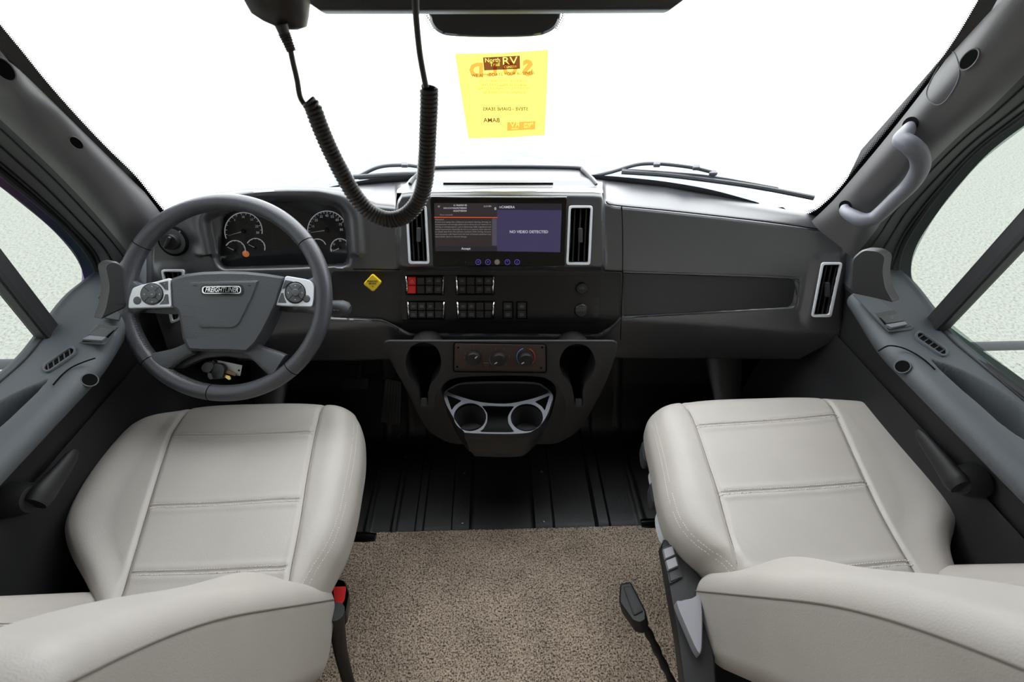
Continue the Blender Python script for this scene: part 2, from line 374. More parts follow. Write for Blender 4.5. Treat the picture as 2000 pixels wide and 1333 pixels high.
# unseen coach body, added behind the cab opening to cut rear sky light
tag(MB().add(*boxf(WF, 2.4, 1.6, .04, (0, -1.15, -.05))).build('floor', 'coach'), kind='structure')
tag(MB().add(*boxf(WF, 2.4, 1.6, .04, (0, -1.15, 2.12))).build('ceiling', 'coach'), kind='structure')
tag(MB().add(*boxf(WF, 2.4, .04, 2.2, (0, -1.95, 1.03))).build('wall_back', 'coach'), kind='structure')
tag(MB().add(*boxf(WF, .04, 1.6, 2.2, (-1.2, -1.15, 1.03))).build('wall_left', 'coach'), kind='structure')
tag(MB().add(*boxf(WF, .04, 1.6, 2.2, (1.2, -1.15, 1.03))).build('wall_right', 'coach'), kind='structure')
tag(MB().add(*boxf(WF, 2.4, .04, .6, (0, -.37, 1.84))).build('wall_header', 'coach'), kind='structure')
for sx in (-1, 1): tag(MB().add(*boxf(WF, .34, .04, 1.6, (sx*1.05, -.33, .76))).build('wall_jamb', 'coach'), kind='structure')
# screws in the floor
for px, py, wh in ((907, 925, 'in the floor left of centre, midway between console and carpet'), (904, 1022, 'at the carpet edge, left one of two'), (1058, 922, 'in the floor right of centre, midway between console and carpet'), (1062, 1019, 'at the carpet edge, right one of two'), (980, 877, 'just below the cup holder console'), (778, 852, 'just below the accelerator pedal'), (792, 892, 'second one down from the accelerator pedal')):
    P = atZ(px, py, 0.0); B = MB().add(*lathe_vf((P+np.array([0, 0, -.012]), WF[1], WF[2], WF[3]), [(.004, 0), (.004, .012), (.0035, .0135), (.001, .014)], 14))
    o = B.build('floor_screw', 'steel'); tag(o, 'small steel screw head '+wh, 'screw', 'screws in the black floor')
# carpet
nx, ny = 330, 330
xs = np.linspace(-.50, .47, nx); ys = np.linspace(-.05, .68, ny); X, Yg = np.meshgrid(xs, ys)
X = X+rng.uniform(-.0010, .0010, X.shape); Yg = Yg+rng.uniform(-.0010, .0010, X.shape)
Zc = rng.uniform(-.0022, .0022, X.shape); Zc[-1] -= .02; Yg[-1] += rng.uniform(-.002, .003, nx)
Yg += np.where(np.arange(ny)[:, None] > ny-3, .008*(-X), 0)
V, Fs = gridmesh(np.stack([X, Yg, Zc], -1)); o = mk('carpet', V, Fs, 'carpet'); tag(o, 'beige flecked carpet on the floor between the two seats', 'carpet', kind='stuff')
for sx in (-1, 1): tag(MB().add(*boxf(WF, .03, .50, .76, (sx*.885, 1.14, .26))).build('wall_kick', 'deep'), kind='structure')
# ------------------------------------------------------------------ windshield
xs = np.linspace(-.80, .80, 60); zs = np.linspace(.80, 1.56, 24); X, Zg = np.meshgrid(xs, zs)
V, Fs = gridmesh(np.stack([X, wind_y(X, Zg)+.004, Zg], -1)); WS = mk('window_1', V, Fs, 'glass'); tag(WS, kind='structure')
# black dotted frit along the pillars and the lower edge
B = MB()
RA = [(1580, 424), (1601, 413), (1639, 378), (1686, 321), (1749, 244), (1780, 205), (1828, 141), (1875, 73), (1915, 5), (1950, -60)]
LA = [(322, 424), (296, 393), (258, 346), (201, 290), (138, 223), (83, 160), (38, 104), (0, 58), (-30, 20)]
def band(pts, wpx, side):
    p = catmull(pts, 8); t = np.gradient(p, axis=0); t /= np.linalg.norm(t, axis=1, keepdims=True); nn = np.stack([t[:, 1], -t[:, 0]], 1)*side
    a = p-nn*26; b = p+nn*wpx; G = np.stack([WIND.hit(a[:, 0], a[:, 1], -.001), WIND.hit(b[:, 0], b[:, 1], -.001)]); B.add(*gridmesh(G))
    L = resample(p, int(np.linalg.norm(np.diff(p, axis=0), axis=1).sum()/4.2)); t = np.gradient(L, axis=0); t /= np.linalg.norm(t, axis=1, keepdims=True); nn = np.stack([t[:, 1], -t[:, 0]], 1)*side
    for row, (dd, rr) in enumerate(((wpx+.6, 1.7), (wpx+3.2, 1.3), (wpx+5.8, .9))):
        for i in range(len(L)-1):
            q = (L[i] if row % 2 == 0 else (L[i]+L[i+1])/2)+nn[i]*dd; c = circ(q[0], q[1], rr, k=7); B.add(WIND.hit(c[:, 0], c[:, 1], -.001), [tuple(range(7))])
band(RA, 6, 1); band(LA, 6, -1)
B.build('frit_border', 'black', WS, smoothed=False)
def strip(a, b, surf, off, n=30):
    a = catmull(a, 6); b = catmull(b, 6); a = resample(a, n); b = resample(b, n)
    return gridmesh(np.stack([surf.hit(a[:, 0], a[:, 1], off), surf.hit(b[:, 0], b[:, 1], off)]))
B = MB()
B.add(*strip([(1150, 341), (1215, 346), (1300, 355), (1390, 371), (1482, 396)], [(1150, 353), (1215, 363), (1300, 373), (1390, 389), (1490, 406)], WIND, .0))
B.add(*strip([(640, 366), (700, 354), (750, 347), (815, 342)], [(640, 374), (700, 368), (750, 363), (815, 359)], WIND, .0))
B.build('lower_frit', 'wiper', WS, smoothed=False)
# ------------------------------------------------------------------ A pillars
def pillar(name, rows, xs, s):
    G = []
    for r in rows: G.append([atX(px, py, s*x) for (px, py), x in zip(r, xs)])
    G = [np.array(g) for g in G]; G.append(G[-1]+(G[-1]-G[-2])*1.6); G = np.array(G)
    G = np.array([catmull(c, 8) for c in G.transpose(1, 0, 2)]).transpose(1, 0, 2); G = np.array([catmull(r, 8) for r in G])
    V, Fs = gridmesh(G[:, :20]); o = mk(name, V, Fs, 'pillar', angle=80); tag(o, kind='structure'); V, Fs = gridmesh(G[:, 19:]); mk('door_frame_trim', V, Fs, 'plastic_dark', o, angle=80); return o, G
rowsR = [[(1585, 432), (1600, 450), (1650, 490), (1690, 530), (1752, 560)], [(1623, 396), (1648, 414), (1690, 447), (1730, 470), (1763, 482)], [(1654, 361), (1682, 374), (1722, 403), (1765, 415), (1799, 424)],
         [(1717, 286), (1747, 300), (1785, 330), (1820, 352), (1846, 363)], [(1780, 207), (1812, 222), (1855, 258), (1890, 282), (1909, 294)], [(1828, 143), (1865, 164), (1915, 202), (1965, 222), (2002, 222)],
         [(1875, 75), (1915, 97), (1975, 135), (2040, 160), (2085, 160)], [(1925, -10), (1975, 15), (2040, 60), (2120, 85), (2180, 80)]]
rowsL = [[(322, 428), (300, 446), (262, 480), (230, 520), (190, 575)], [(298, 396), (274, 413), (236, 450), (205, 480), (182, 510)], [(260, 348), (236, 368), (196, 400), (158, 430), (135, 450)],
         [(201, 291), (176, 305), (136, 336), (92, 362), (62, 386)], [(138, 225), (110, 233), (66, 266), (24, 300), (-6, 330)], [(83, 162), (48, 182), (2, 206), (-42, 240), (-78, 268)],
         [(38, 106), (2, 116), (-50, 152), (-95, 186), (-135, 215)], [(-12, 46), (-50, 65), (-105, 95), (-150, 125), (-195, 155)]]
PX = [.715, .722, .765, .83, .875]
PR, GR = pillar('trim_right', rowsR, PX, 1); PL, GL = pillar('trim_left', rowsL, PX, -1)
PSR = Surf(lambda P: 0*P[..., 0]); 
def pillar_surf(s):  # smooth approximation of the inner pillar face for the fittings on it
    G = (GR if s > 0 else GL); c = G[:, 8:20].reshape(-1, 3); A = np.c_[c[:, 1], c[:, 2], c[:, 1]**2, c[:, 2]**2, c[:, 1]*c[:, 2], np.ones(len(c))]; k = np.linalg.lstsq(A, c[:, 0], rcond=None)[0]
    f = lambda P: s*((k[0]*P[..., 1]+k[1]*P[..., 2]+k[2]*P[..., 1]**2+k[3]*P[..., 2]**2+k[4]*P[..., 1]*P[..., 2]+k[5])-P[..., 0])
    return Surf(f, .8)
SR, SL = pillar_surf(1), pillar_surf(-1)
def grid_pt(G, px, py):
    d = (G.reshape(-1, 3)-CAM); z = d@fw; x = 1000+F*(d@rt)/z; y = 666.5-F*(d@up)/z; i = np.argmin((x-px)**2+(y-py)**2); r, c = divmod(i, G.shape[1])
    r = min(max(r, 1), G.shape[0]-2); c = min(max(c, 1), G.shape[1]-2); u = G[r+1, c]-G[r-1, c]; v = G[r, c+1]-G[r, c-1]; n = np.cross(u, v); n /= np.linalg.norm(n)
    if n@(CAM-G[r, c]) < 0: n = -n
    R_ = rays(px, py); t = ((G[r, c]-CAM)@n)/(R_@n); P = CAM+R_*t; u /= np.linalg.norm(u); return P, u, np.cross(n, u), n
for par, GG, lst in ((PL, GL, [(8, 135, .010, 1.5), (149, 279, .007, 1.6)]), (PR, GR, [(1893, 116, .009, 1.5)])):
    for px, py, r, e in lst:
        fr = grid_pt(GG, px, py); V, Fs = lathe_vf(fr, [(r*1.15, .0002), (r*1.12, .0016), (r, .0014), (r*.96, .0004)], 24, e, 1); o = mk('clip_hole', V, Fs, 'pillar', par)
        V, Fs = lathe_vf(fr, [(r*.97, .0002), (r*.97, .0009)], 24, e, 1); mk('clip_recess', V, Fs, 'deep', o)
# oval cover on the right pillar
c = catmull([(1861, 101), (1872, 125), (1873, 150), (1862, 175), (1845, 198), (1828, 205), (1813, 195), (1810, 178), (1822, 150), (1842, 118)], 6, True)
P = np.array([grid_pt(GR, a, b)[0]+grid_pt(GR, a, b)[3]*.0003 for a, b in c]); V, Fs = tube_vf(P, .0009, 6, closed=True); mk('airbag_cover_seam', V, Fs, 'gripgrey', PR)
# dark seal lines on both pillars
for G, par in ((GR, PR), (GL, PL)):
    B = MB()
    for j, r in ((21, .0022), (25, .003), (29, .0035)): B.add(*tube_vf(G[:, j], r, 6))
    B.build('door_seal', 'rubber', par)
# grab handle
hp = [(1778, 244, 0.0), (1772, 256, .018), (1762, 272, .04), (1778, 284, .05), (1795, 303, .052), (1797, 328, .052), (1780, 358, .052), (1750, 388, .052), (1722, 415, .052), (1704, 428, .050), (1683, 430, .044), (1663, 421, .03), (1651, 412, .012), (1651, 404, 0.0)]
P = []
for a, b, o_ in hp:
    if o_ < .02 or b > 425: p = grid_pt(GR, a, b)[0]
    else: p = grid_pt(GR, a, b)[0]
    P.append(p+(CAM-p)/np.linalg.norm(CAM-p)*o_*.9)
P = catmull(P, 8); n = len(P); rr = np.interp(np.linspace(0, 1, n), [0, .06, .14, .3, .8, .92, 1], [.007, .011, .0135, .0145, .0135, .0105, .008])
GH = thing('grab_handle', P[n//2], 'grey curved grab handle on the right windshield pillar', 'grab handle'); tube('grip', P, rr, 'gripgrey', GH, 16)
for i in (0, -1):
    q = grid_pt(GR, *(hp[i][:2])); V, Fs = lathe_vf(q, [(.013, 0), (.013, .001)], 20); mk('handle_socket', V, Fs, 'deep', GH)
hd = np.array([[(x, .76-.30*(abs(x)**2)*.5+dy, z) for x in np.linspace(-.9, .9, 25)] for dy, z in ((.12, 1.56), (.10, 1.42), (.02, 1.395), (-.12, 1.42), (-.16, 1.545))]); V, Fs = gridmesh(hd); tag(mk('trim_header', V, Fs, 'headliner', angle=60), kind='structure')
# ------------------------------------------------------------------ doors
def door(s, name):
    D = bpy.data.objects.new(name, None); COL.objects.link(D); D.location = (s*.85, .3, .0); WL[D] = Vector(D.location); tag(D, kind='structure')
    prof = np.array([(.885, .700), (.884, .738), (.872, .746), (.862, .742), (.83, .742), (.80, .742), (.77, .740), (.752, .733), (.743, .720), (.745, .706), (.758, .692), (.787, .682), (.816, .662), (.83, .55), (.833, .42), (.828, .32), (.80, .26), (.79, .2), (.79, .0), (.80, -.03)])
    c = catmull(prof, 14); ys = np.linspace(-.15, 1.02, 235); G = np.zeros((len(ys), len(c), 3))
    for i, y in enumerate(ys):
        g = c.copy(); k = smooth((g[:, 1]-.3)/.35); g[:, 1] += .035*smooth((y-.62)/.2)*k
        # the pull bar bulges inward only along the armrest
        g[:, 0] = np.maximum(g[:, 0], .735+.075*smooth((y-.775)/.012))
        G[i, :, 0] = g[:, 0]; G[i, :, 1] = y; G[i, :, 2] = g[:, 1]
    X, Yv, Z = G[..., 0], G[..., 1], G[..., 2]
    o1 = [(.782, .578), (.797, .575), (.822, .545), (.842, .50), (.850, .45), (.850, .36), (.84, .33), (.80, .33), (.785, .36), (.782, .45)] if s < 0 else [(.782, .578), (.797, .575), (.824, .545), (.842, .50), (.852, .45), (.848, .415), (.83, .400), (.80, .400), (.786, .42), (.782, .47)]
    sd = sdpoly(catmull(o1, 5, True), X, Yv); on = smooth((Z-.70)/.02)
    G[..., 2] -= on*.075*smooth(sd/.010)
    # mirror-corner moulding in front of the window
    G[..., 0] *= s; kk = 11*14; V, Fs = gridmesh(G[:, :kk+1]); mk('door_panel', V, Fs, 'door', D, angle=70); V, Fs = gridmesh(G[:, kk:]); mk('door_inner_panel', V, Fs, 'doorlow', D, angle=70)
    # lower darker panel with pocket
    ys = np.linspace(-.15, 1.0, 60); p2 = catmull(np.array([(.822, .60), (.818, .5), (.80, .42), (.79, .30), (.785, .15), (.785, 0)]), 8)
    G = np.array([[(s*(x-.004-.02*smooth((.30-y)/.2)), y, z) for x, z in p2] for y in ys]); V, Fs = gridmesh(G); mk('lower_panel', V, Fs, 'doorlow', D)
    return D
DR, DL = door(1, 'door_1'), door(-1, 'door_2')
XR = {1: .875, -1: -.875}
def yz(px, py, s): P = atX(px, py, XR[s]); return (P[1], P[2])
winR = [yz(*p, 1) for p in ((2100, 150), (2000, 222), (1907, 293), (1844, 362), (1799, 422), (1763, 482), (1753, 530), (1764, 570), (1800, 612), (1840, 650), (2000, 767))]
winL = [yz(*p, -1) for p in ((-80, 268), (0, 338), (62, 388), (135, 452), (180, 510), (193, 560), (182, 612), (150, 650), (110, 683), (0, 757))]
for s, D, wn in ((1, DR, winR), (-1, DL, winL)):
    wn = list(catmull(wn, 6)); wn = [(.62, 1.42)]+wn+[(.2, .752), (-.1, .752), (-.1, 1.42)]
    outer = [(-.3, .60), (1.10, .60), (1.10, .95), (.80, 1.6), (-.3, 1.6)]
    loops = [[Vector((a, b, 0)) for a, b in outer], [Vector((a, b, 0)) for a, b in wn]]
    pts = outer+wn; V = [(XR[s], a, b) for a, b in pts]+[(XR[s]+s*.03, a, b) for a, b in pts]; n = len(pts); Fs = []
    for t in tessellate_polygon(loops): Fs += [tuple(t), tuple(i+n for i in t)]
    for L, k in ((len(outer), 0), (len(wn), len(outer))): Fs += [(k+i, k+(i+1) % L, n+k+(i+1) % L, n+k+i) for i in range(L)]
    mk('window_frame', V, Fs, 'plastic_dark', D, smoothed=False)
    P = np.array([(XR[s]-s*.003, a, b) for a, b in wn]); V, Fs = tube_vf(P, .007, 8, closed=True); mk('window_gasket', V, Fs, 'rubber', D)
    V = [(XR[s]+s*.015, a, b) for a, b in ((-.15, .72), (1.0, .72), (1.0, 1.0), (.72, 1.5), (-.15, 1.5))]; o = mk('window_2' if s > 0 else 'window_3', V, [(0, 1, 2, 3, 4)], 'sideglass', None, smoothed=False); tag(o, kind='structure')
    # belt moulding groove
    y0 = np.linspace(-.1, .70, 30); P = np.stack([np.full(30, s*.8615), y0, ledge_z(y0)+.0005], 1); tube('belt_seam', P, .0018, 'rubber', D, 6)
    base = atX(1822, 642, .862) if s > 0 else atX(112, 672, -.862); top = atX(2010, 437, .862) if s > 0 else atX(-10, 517, -.862)
    dr = (top-base)/np.linalg.norm(top-base); P = np.array([base-dr*.01, base+dr*.75]); fr = (base+dr*.35, np.array([0, 1., 0]), dr, np.array([-s*1., 0, 0]))
    o = MB().add(*boxf(fr, .036, .74, .022)).build('window_divider_bar', 'plastic_dark', D); bev(o, .004)
    o = MB().add(*boxf(fr, .008, .74, .026, (-.012, 0, 0))).build('window_run_channel', 'rubber', D)
# glass edge bands: colour fringes of light in the tempered glass, painted as a tint
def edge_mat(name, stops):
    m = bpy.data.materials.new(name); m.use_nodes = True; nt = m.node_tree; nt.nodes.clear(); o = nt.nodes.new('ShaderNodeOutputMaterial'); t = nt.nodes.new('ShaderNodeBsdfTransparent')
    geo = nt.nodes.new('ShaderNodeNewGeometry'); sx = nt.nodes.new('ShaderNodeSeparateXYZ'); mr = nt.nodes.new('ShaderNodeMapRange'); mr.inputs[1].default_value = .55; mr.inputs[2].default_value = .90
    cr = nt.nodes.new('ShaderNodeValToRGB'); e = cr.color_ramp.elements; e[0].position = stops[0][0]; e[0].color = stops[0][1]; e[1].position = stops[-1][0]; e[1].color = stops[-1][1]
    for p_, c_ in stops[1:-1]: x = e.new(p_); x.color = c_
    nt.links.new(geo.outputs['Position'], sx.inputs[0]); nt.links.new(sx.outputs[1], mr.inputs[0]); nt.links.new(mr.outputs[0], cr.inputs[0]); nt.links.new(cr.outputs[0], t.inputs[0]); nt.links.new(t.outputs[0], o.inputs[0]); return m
EL = edge_mat('painted_fringe_left', [(0, (.50, .62, .52, 1)), (.28, (.75, .35, .45, 1)), (.55, (.80, .22, .24, 1)), (.78, (.60, .28, .62, 1)), (.93, (.20, .25, .45, 1)), (1, (.25, .42, .38, 1))])
ER = edge_mat('painted_fringe_right', [(0, (.45, .55, .52, 1)), (1, (.38, .42, .42, 1))])
EDGE_S = 1
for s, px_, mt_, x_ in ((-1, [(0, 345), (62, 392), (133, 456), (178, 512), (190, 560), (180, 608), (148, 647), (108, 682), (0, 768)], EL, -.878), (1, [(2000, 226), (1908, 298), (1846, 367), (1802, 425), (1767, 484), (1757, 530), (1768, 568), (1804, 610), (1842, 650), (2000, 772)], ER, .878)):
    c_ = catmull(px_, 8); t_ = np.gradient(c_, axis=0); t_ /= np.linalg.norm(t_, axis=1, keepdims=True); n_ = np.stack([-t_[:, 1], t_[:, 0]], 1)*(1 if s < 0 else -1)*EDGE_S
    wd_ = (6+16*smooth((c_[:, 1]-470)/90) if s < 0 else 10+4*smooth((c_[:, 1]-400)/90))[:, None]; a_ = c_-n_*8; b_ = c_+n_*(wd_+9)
    V, Fs = gridmesh(np.stack([atX(a_[:, 0], a_[:, 1], x_), atX(b_[:, 0], b_[:, 1], x_)])); mk('painted_fringe_band', V, Fs, mt_, DL if s < 0 else DR, smoothed=False)
# pull handle seams, bolt covers
for D, pts in ((DR, [(1716, 686), (1735, 676), (1760, 679), (1785, 690), (1806, 704), (1826, 722)]), (DL, [(186, 700), (165, 707), (140, 718), (122, 732), (104, 752)])):
    seam('armrest_seam', LEDGE, pts, .0014, 'deep', D, .0006)
for D, px, py, x in ((DR, 1761, 715, .745), (DL, 177, 741, -.745)):
    P = atX(px, py, x); P = P+(CAM-P)*.012; s = np.sign(x); n = np.array([-s*.8, -.2, .55]); n /= np.linalg.norm(n); u = np.array([0, 1., 0]); u -= (u@n)*n; u /= np.linalg.norm(u)
    o = lathe('bolt_ring', (P, u, np.cross(n, u), n), [(.0130, -.006), (.0128, -.0035), (.0112, -.0035), (.0108, -.005)], 'door', D, 24); lathe('bolt_recess', (P, u, np.cross(n, u), n), [(.0110, -.006), (.0110, -.0038)], 'deep', o, 24)
# switch panels on the ledges
def sw_panel(D, poly, rock, light, pad):
    o = plate('switch_bezel', LEDGE, pad, .002, 'door', D, bpx=1.0)
    plate('switch_recess', LEDGE, poly, .0012, 'black', o, off=.0018)
    a = plate('rocker', LEDGE, rock, .005, 'plastic', o, off=.001, bpx=2.5, bm=.003); plate('rocker_lip', LEDGE, light, .005, 'gripgrey', a, off=.003, bpx=1, bm=.001); return o
sw_panel(DR, [(1710, 612), (1746, 606), (1752, 612), (1780, 637), (1737, 645)], [(1718, 620), (1752, 611), (1768, 628), (1731, 634)], [(1730, 634), (1768, 628), (1773, 634), (1740, 641)], rpoly([(1664, 574), (1700, 572), (1786, 640), (1780, 645), (1736, 649)], 4))
sw_panel(DL, [(186, 641), (193, 634), (230, 639), (205, 666), (159, 668)], [(173, 654), (197, 640), (223, 645), (205, 662)], [(160, 663), (175, 655), (208, 659), (199, 666)], rpoly([(154, 669), (188, 634), (232, 638), (204, 674), (160, 671)], 3))
write(LEDGE, [('=', 1742, 621, 9, {})], 'window_symbol', 'dimprint', DR, .0065)
plate('mirror_switch', LEDGE, [(204, 621), (222, 612), (236, 612), (232, 626)], .004, 'plastic', DL, bpx=1)
for D, a, b, r in ((DR, (1800, 657), (1841, 685), 13), (DL, (136, 687), (94, 716), 13)):
    a = np.array(a, float); b = np.array(b, float); e = (b-a)/np.linalg.norm(b-a); n = np.array([-e[1], e[0]])
    def stad(r, a=a, b=b, e=e, n=n):
        out = []
        for c, s0 in ((b, -math.pi/2), (a, math.pi/2)):
            for i in range(10): t = s0+math.pi*i/9; out.append(c+r*(math.cos(t)*e+math.sin(t)*n*.75))
        return np.array(out)
    o = plate('side_air_vent', LEDGE, stad(r), .004, 'door', D, bpx=1.2, holes=[stad(r*.62)]); plate('vent_opening', LEDGE, stad(r*.66), .0008, 'deep', o, off=.0004)
    for t in (.0, .25, .5, .75, 1.0):
        c = a+(b-a)*t; q = c+n*r*.55-e*3; p = c-n*r*.5+e*3; V, Fs = line_on(LEDGE, [p, q], .0011, .002, cat=False); mk('vent_fin', V, Fs, 'plastic', o)
# front corner moulding beside the windows (mirror sail)
for s, D, pts in ((1, DR, [(1660, 572), (1664, 505), (1686, 486), (1716, 489), (1731, 500), (1726, 530), (1731, 562), (1748, 592), (1700, 580)]), (-1, DL, [(248, 600), (242, 520), (222, 508), (203, 518), (212, 560), (205, 600), (194, 626), (222, 612)])):
    SX = plane((s*.835, 0, 0), (-s*.93, -.36, 0)) if s > 0 else plane((s*.85, 0, 0), (-s*.95, -.3, 0)); plate('mirror_corner_trim', SX, rpoly(pts, 10), .02, 'plastic_dark', D, bpx=3, bm=.006)
# door release levers
for s, D, pts in ((1, DR, [(1792, 842), (1812, 868), (1838, 902), (1862, 935), (1876, 952)]), (-1, DL, [(148, 880), (132, 903), (112, 930), (88, 960), (70, 985)])):
    p = np.array(pts, float); P = atX(p[:, 0], p[:, 1], s*.775); P = catmull(P, 6)
    tube('release_lever', P, np.interp(np.linspace(0, 1, len(P)), [0, .15, .8, 1], [.004, .008, .014, .012]), 'rubber', D, 14, flat=1.5, nref=(0, 0, 1))
    c = atX(1882, 940, .795) if s > 0 else atX(52, 975, -.795); lathe('lever_pivot', (c, np.array([0, 1., 0]), np.array([0, 0, 1.]), np.array([-s*1., 0, 0])), [(.03, -.02), (.026, 0), (.022, .010), (.015, .012)], 'rubber', D)
# glossy bowl low on the right door
lathe('speaker_bowl', (np.array([.80, .28, .37]), np.array([0, 1., 0]), np.array([-.4, 0, .9]), np.array([-.9, 0, -.4])), [(.10, 0), (.10, .01), (.092, .012), (.08, .0), (.02, -.01)], 'black', DR, cap0=False)
# ================================================================== OUTSIDE
P = np.array([atX(1875, 678, 1.05), atX(1875, 678, 1.05)+np.array([1.6, 0.0, 0])]); o = tube('mirror_arm', resample(P, 6), .011, 'gripgrey', None, 12); tag(o, 'dark round metal bar outside the right side window', 'bar')
P0 = atX(55, 711, -1.05); P = np.array([P0, P0-np.array([1.6, 0.0, 0])]); o = tube('mirror_arm', resample(P, 6), .012, 'gripgrey', None, 12); tag(o, 'dark round metal bar outside the left side window', 'bar')
xs = np.linspace(-1.05, 1.05, 60); ys = np.linspace(1.28, 2.25, 40); X, Yg = np.meshgrid(xs, ys); Zh = .80-.19*(Yg-1.28)-.10*np.abs(X)**2.4-.25*smooth((Yg-2.1)/.2)
V, Fs = gridmesh(np.stack([X, Yg, Zh], -1)); o = mk('hood', V, Fs, 'hood'); tag(o, 'pale blue truck hood seen beyond the windshield', 'hood')
def wiper(label, arm, blade, end, cl):
    T = thing('windshield_wiper', WIND.hit(*map(float, blade[0]), -.03), label, 'wiper')
    for nm, p, r, of in (('wiper_arm', arm, .0045, -.035), ('wiper_blade', blade, .006, -.018), ('blade_frame', end, .003, -.026)):
        V, Fs = line_on(WIND, p, r, of, k=8); mk(nm, V, Fs, 'wiper', T)
    for px, py in cl:
        V, Fs = boxf(frame(WIND, px, py, -.033), .016, .010, .012); bev(mk('blade_clip', V, Fs, 'gripgrey', T), .002)
wiper('right windshield wiper parked along the base of the glass', [(1160, 344), (1195, 336), (1235, 324), (1262, 320), (1300, 321), (1350, 327), (1385, 335), (1400, 340)], [(1214, 336), (1300, 342), (1400, 354), (1470, 364), (1525, 374), (1590, 387)], [(1215, 332), (1300, 337), (1400, 347), (1520, 368)], [(1283, 321), (1360, 327), (1392, 338)])
wiper('left windshield wiper crossing behind the coiled cord', [(700, 345), (730, 330), (755, 324), (790, 323), (812, 325), (850, 332)], [(690, 346), (760, 342), (820, 340)], [(700, 349), (800, 345)], [(790, 322)])
# ================================================================== DASHBOARD
DB = thing('dashboard', (0, 1.0, .6), 'dark grey dashboard spanning the cab under the windshield', 'dashboard')
TOPE = np.array([(286, 444), (300, 432), (330, 412), (370, 393), (420, 377), (470, 370), (560, 364), (620, 365), (665, 371), (700, 383), (735, 398), (772, 402), (785, 378), (800, 376), (985, 374), (1160, 376), (1176, 378), (1182, 392), (1200, 399), (1300, 409), (1400, 420), (1500, 432), (1600, 445), (1640, 452), (1660, 468)], float)
pxs = np.unique(np.r_[np.arange(286, 1661, 4.0), 1660, TOPE[:, 0]]); top = np.interp(pxs, TOPE[:, 0], TOPE[:, 1])
BOT = np.interp(pxs, [286, 330, 420, 700, 985, 1215, 1560, 1640, 1660], [560, 690, 705, 705, 690, 700, 702, 660, 600])
clus = rpoly([(396, 424), (440, 398), (510, 384), (620, 384), (662, 396), (684, 418), (690, 500), (684, 526), (425, 532), (410, 500)], 14)
clus_in = rpoly([(436, 420), (470, 404), (560, 394), (650, 401), (668, 413), (678, 460), (680, 508), (672, 517), (436, 523), (428, 500)], 12)
pod = rpoly([(772, 370), (1180, 370), (1181, 526), (778, 526)], 12)
lowtrim = [(640, 528), (1215, 531), (1560, 545), (1552, 600), (1215, 620), (1195, 640), (1168, 656), (800, 654), (775, 640), (745, 626), (640, 622)]
vents = {'L': [(793, 403), (832, 403), (838, 515), (799, 515)], 'R': [(1112, 403), (1157, 403), (1152, 517), (1107, 517)], 'P': [(1606, 514), (1645, 514), (1623, 619), (1586, 619)], 'D': [(315, 528), (359, 528), (352, 624), (334, 632)]}
def feats(PXX, PYY):
    D = np.zeros(PXX.shape)
    D += .028*smooth(sdpoly(pod, PXX, PYY)/7+.3)
    s1 = sdpoly(clus, PXX, PYY); D -= .012*smooth(s1/16); D -= .030*smooth(sdpoly(clus_in, PXX, PYY)/5+.5)
    D += .010*np.exp(-((s1+8)/14)**2)*(PYY < 500)
    D -= .007*smooth(sdpoly(lowtrim, PXX, PYY)/6+.5)
    D += .006*smooth((sdpoly(vents['P'], PXX, PYY)+26)/22)
    D += .006*smooth((sdpoly(vents['D'], PXX, PYY)+20)/16)
    for v in vents.values(): D -= .025*smooth((sdpoly(v, PXX, PYY)-4)/3)
    D -= .02*smooth((np.abs(PXX-339)*0+23-np.hypot(PXX-339, (PYY-470)*.9))/6)*0
    return D
NR = 92
t = np.r_[0, .004, .012, .025, np.linspace(.04, 1, NR-4)]
PXX = np.repeat(pxs[None], NR, 0); PYY = top[None]+(BOT-top)[None]*t[:, None]
OFF = feats(PXX, PYY); edge = 1-smooth(((PYY-top[None])/9)); OFF = OFF-.008*edge
ende = smooth((PXX-1640)/20)+smooth((300-PXX)/14); OFF -= .03*ende
G = DASH.hit(PXX, PYY, OFF)
# dash top from the fascia edge to the glass
E = G[0]; bpts = np.array([(286, 440), (322, 414), (420, 394), (520, 379), (600, 372), (640, 369), (700, 362), (750, 357), (815, 353), (985, 345), (1150, 348), (1215, 356), (1300, 365), (1390, 381), (1482, 398), (1590, 421), (1640, 442), (1660, 455)], float)
Bx = np.interp(pxs, bpts[:, 0], bpts[:, 1]); Bp = WIND.hit(pxs, Bx, .002); Bp[:, 1] = np.maximum(Bp[:, 1], E[:, 1]+.03)
Tn = 14; TG = []
for i in range(Tn):
    q = 1-i/Tn; Pq = E+(Bp-E)*q; Pq[:, 2] = E[:, 2]+(Bp[:, 2]-E[:, 2])*q+.003*math.sin(math.pi*min(1, q)); TG.append(Pq)
# tuck under at the bottom
Bt = [G[-1]+np.array([0, .05, -.03]), G[-1]+np.array([0, .2, -.04])]
GG = np.concatenate([np.array(TG), G, np.array(Bt)], 0); V, Fs = gridmesh(GG); mk('dash_body', V, Fs, 'dash', DB, angle=55)
seam('top_pad_seam', DASH, [(1184, 394), (1200, 401), (1300, 411), (1400, 422), (1500, 434), (1600, 448), (1640, 456)], .0015, 'deep', DB, -.0015)
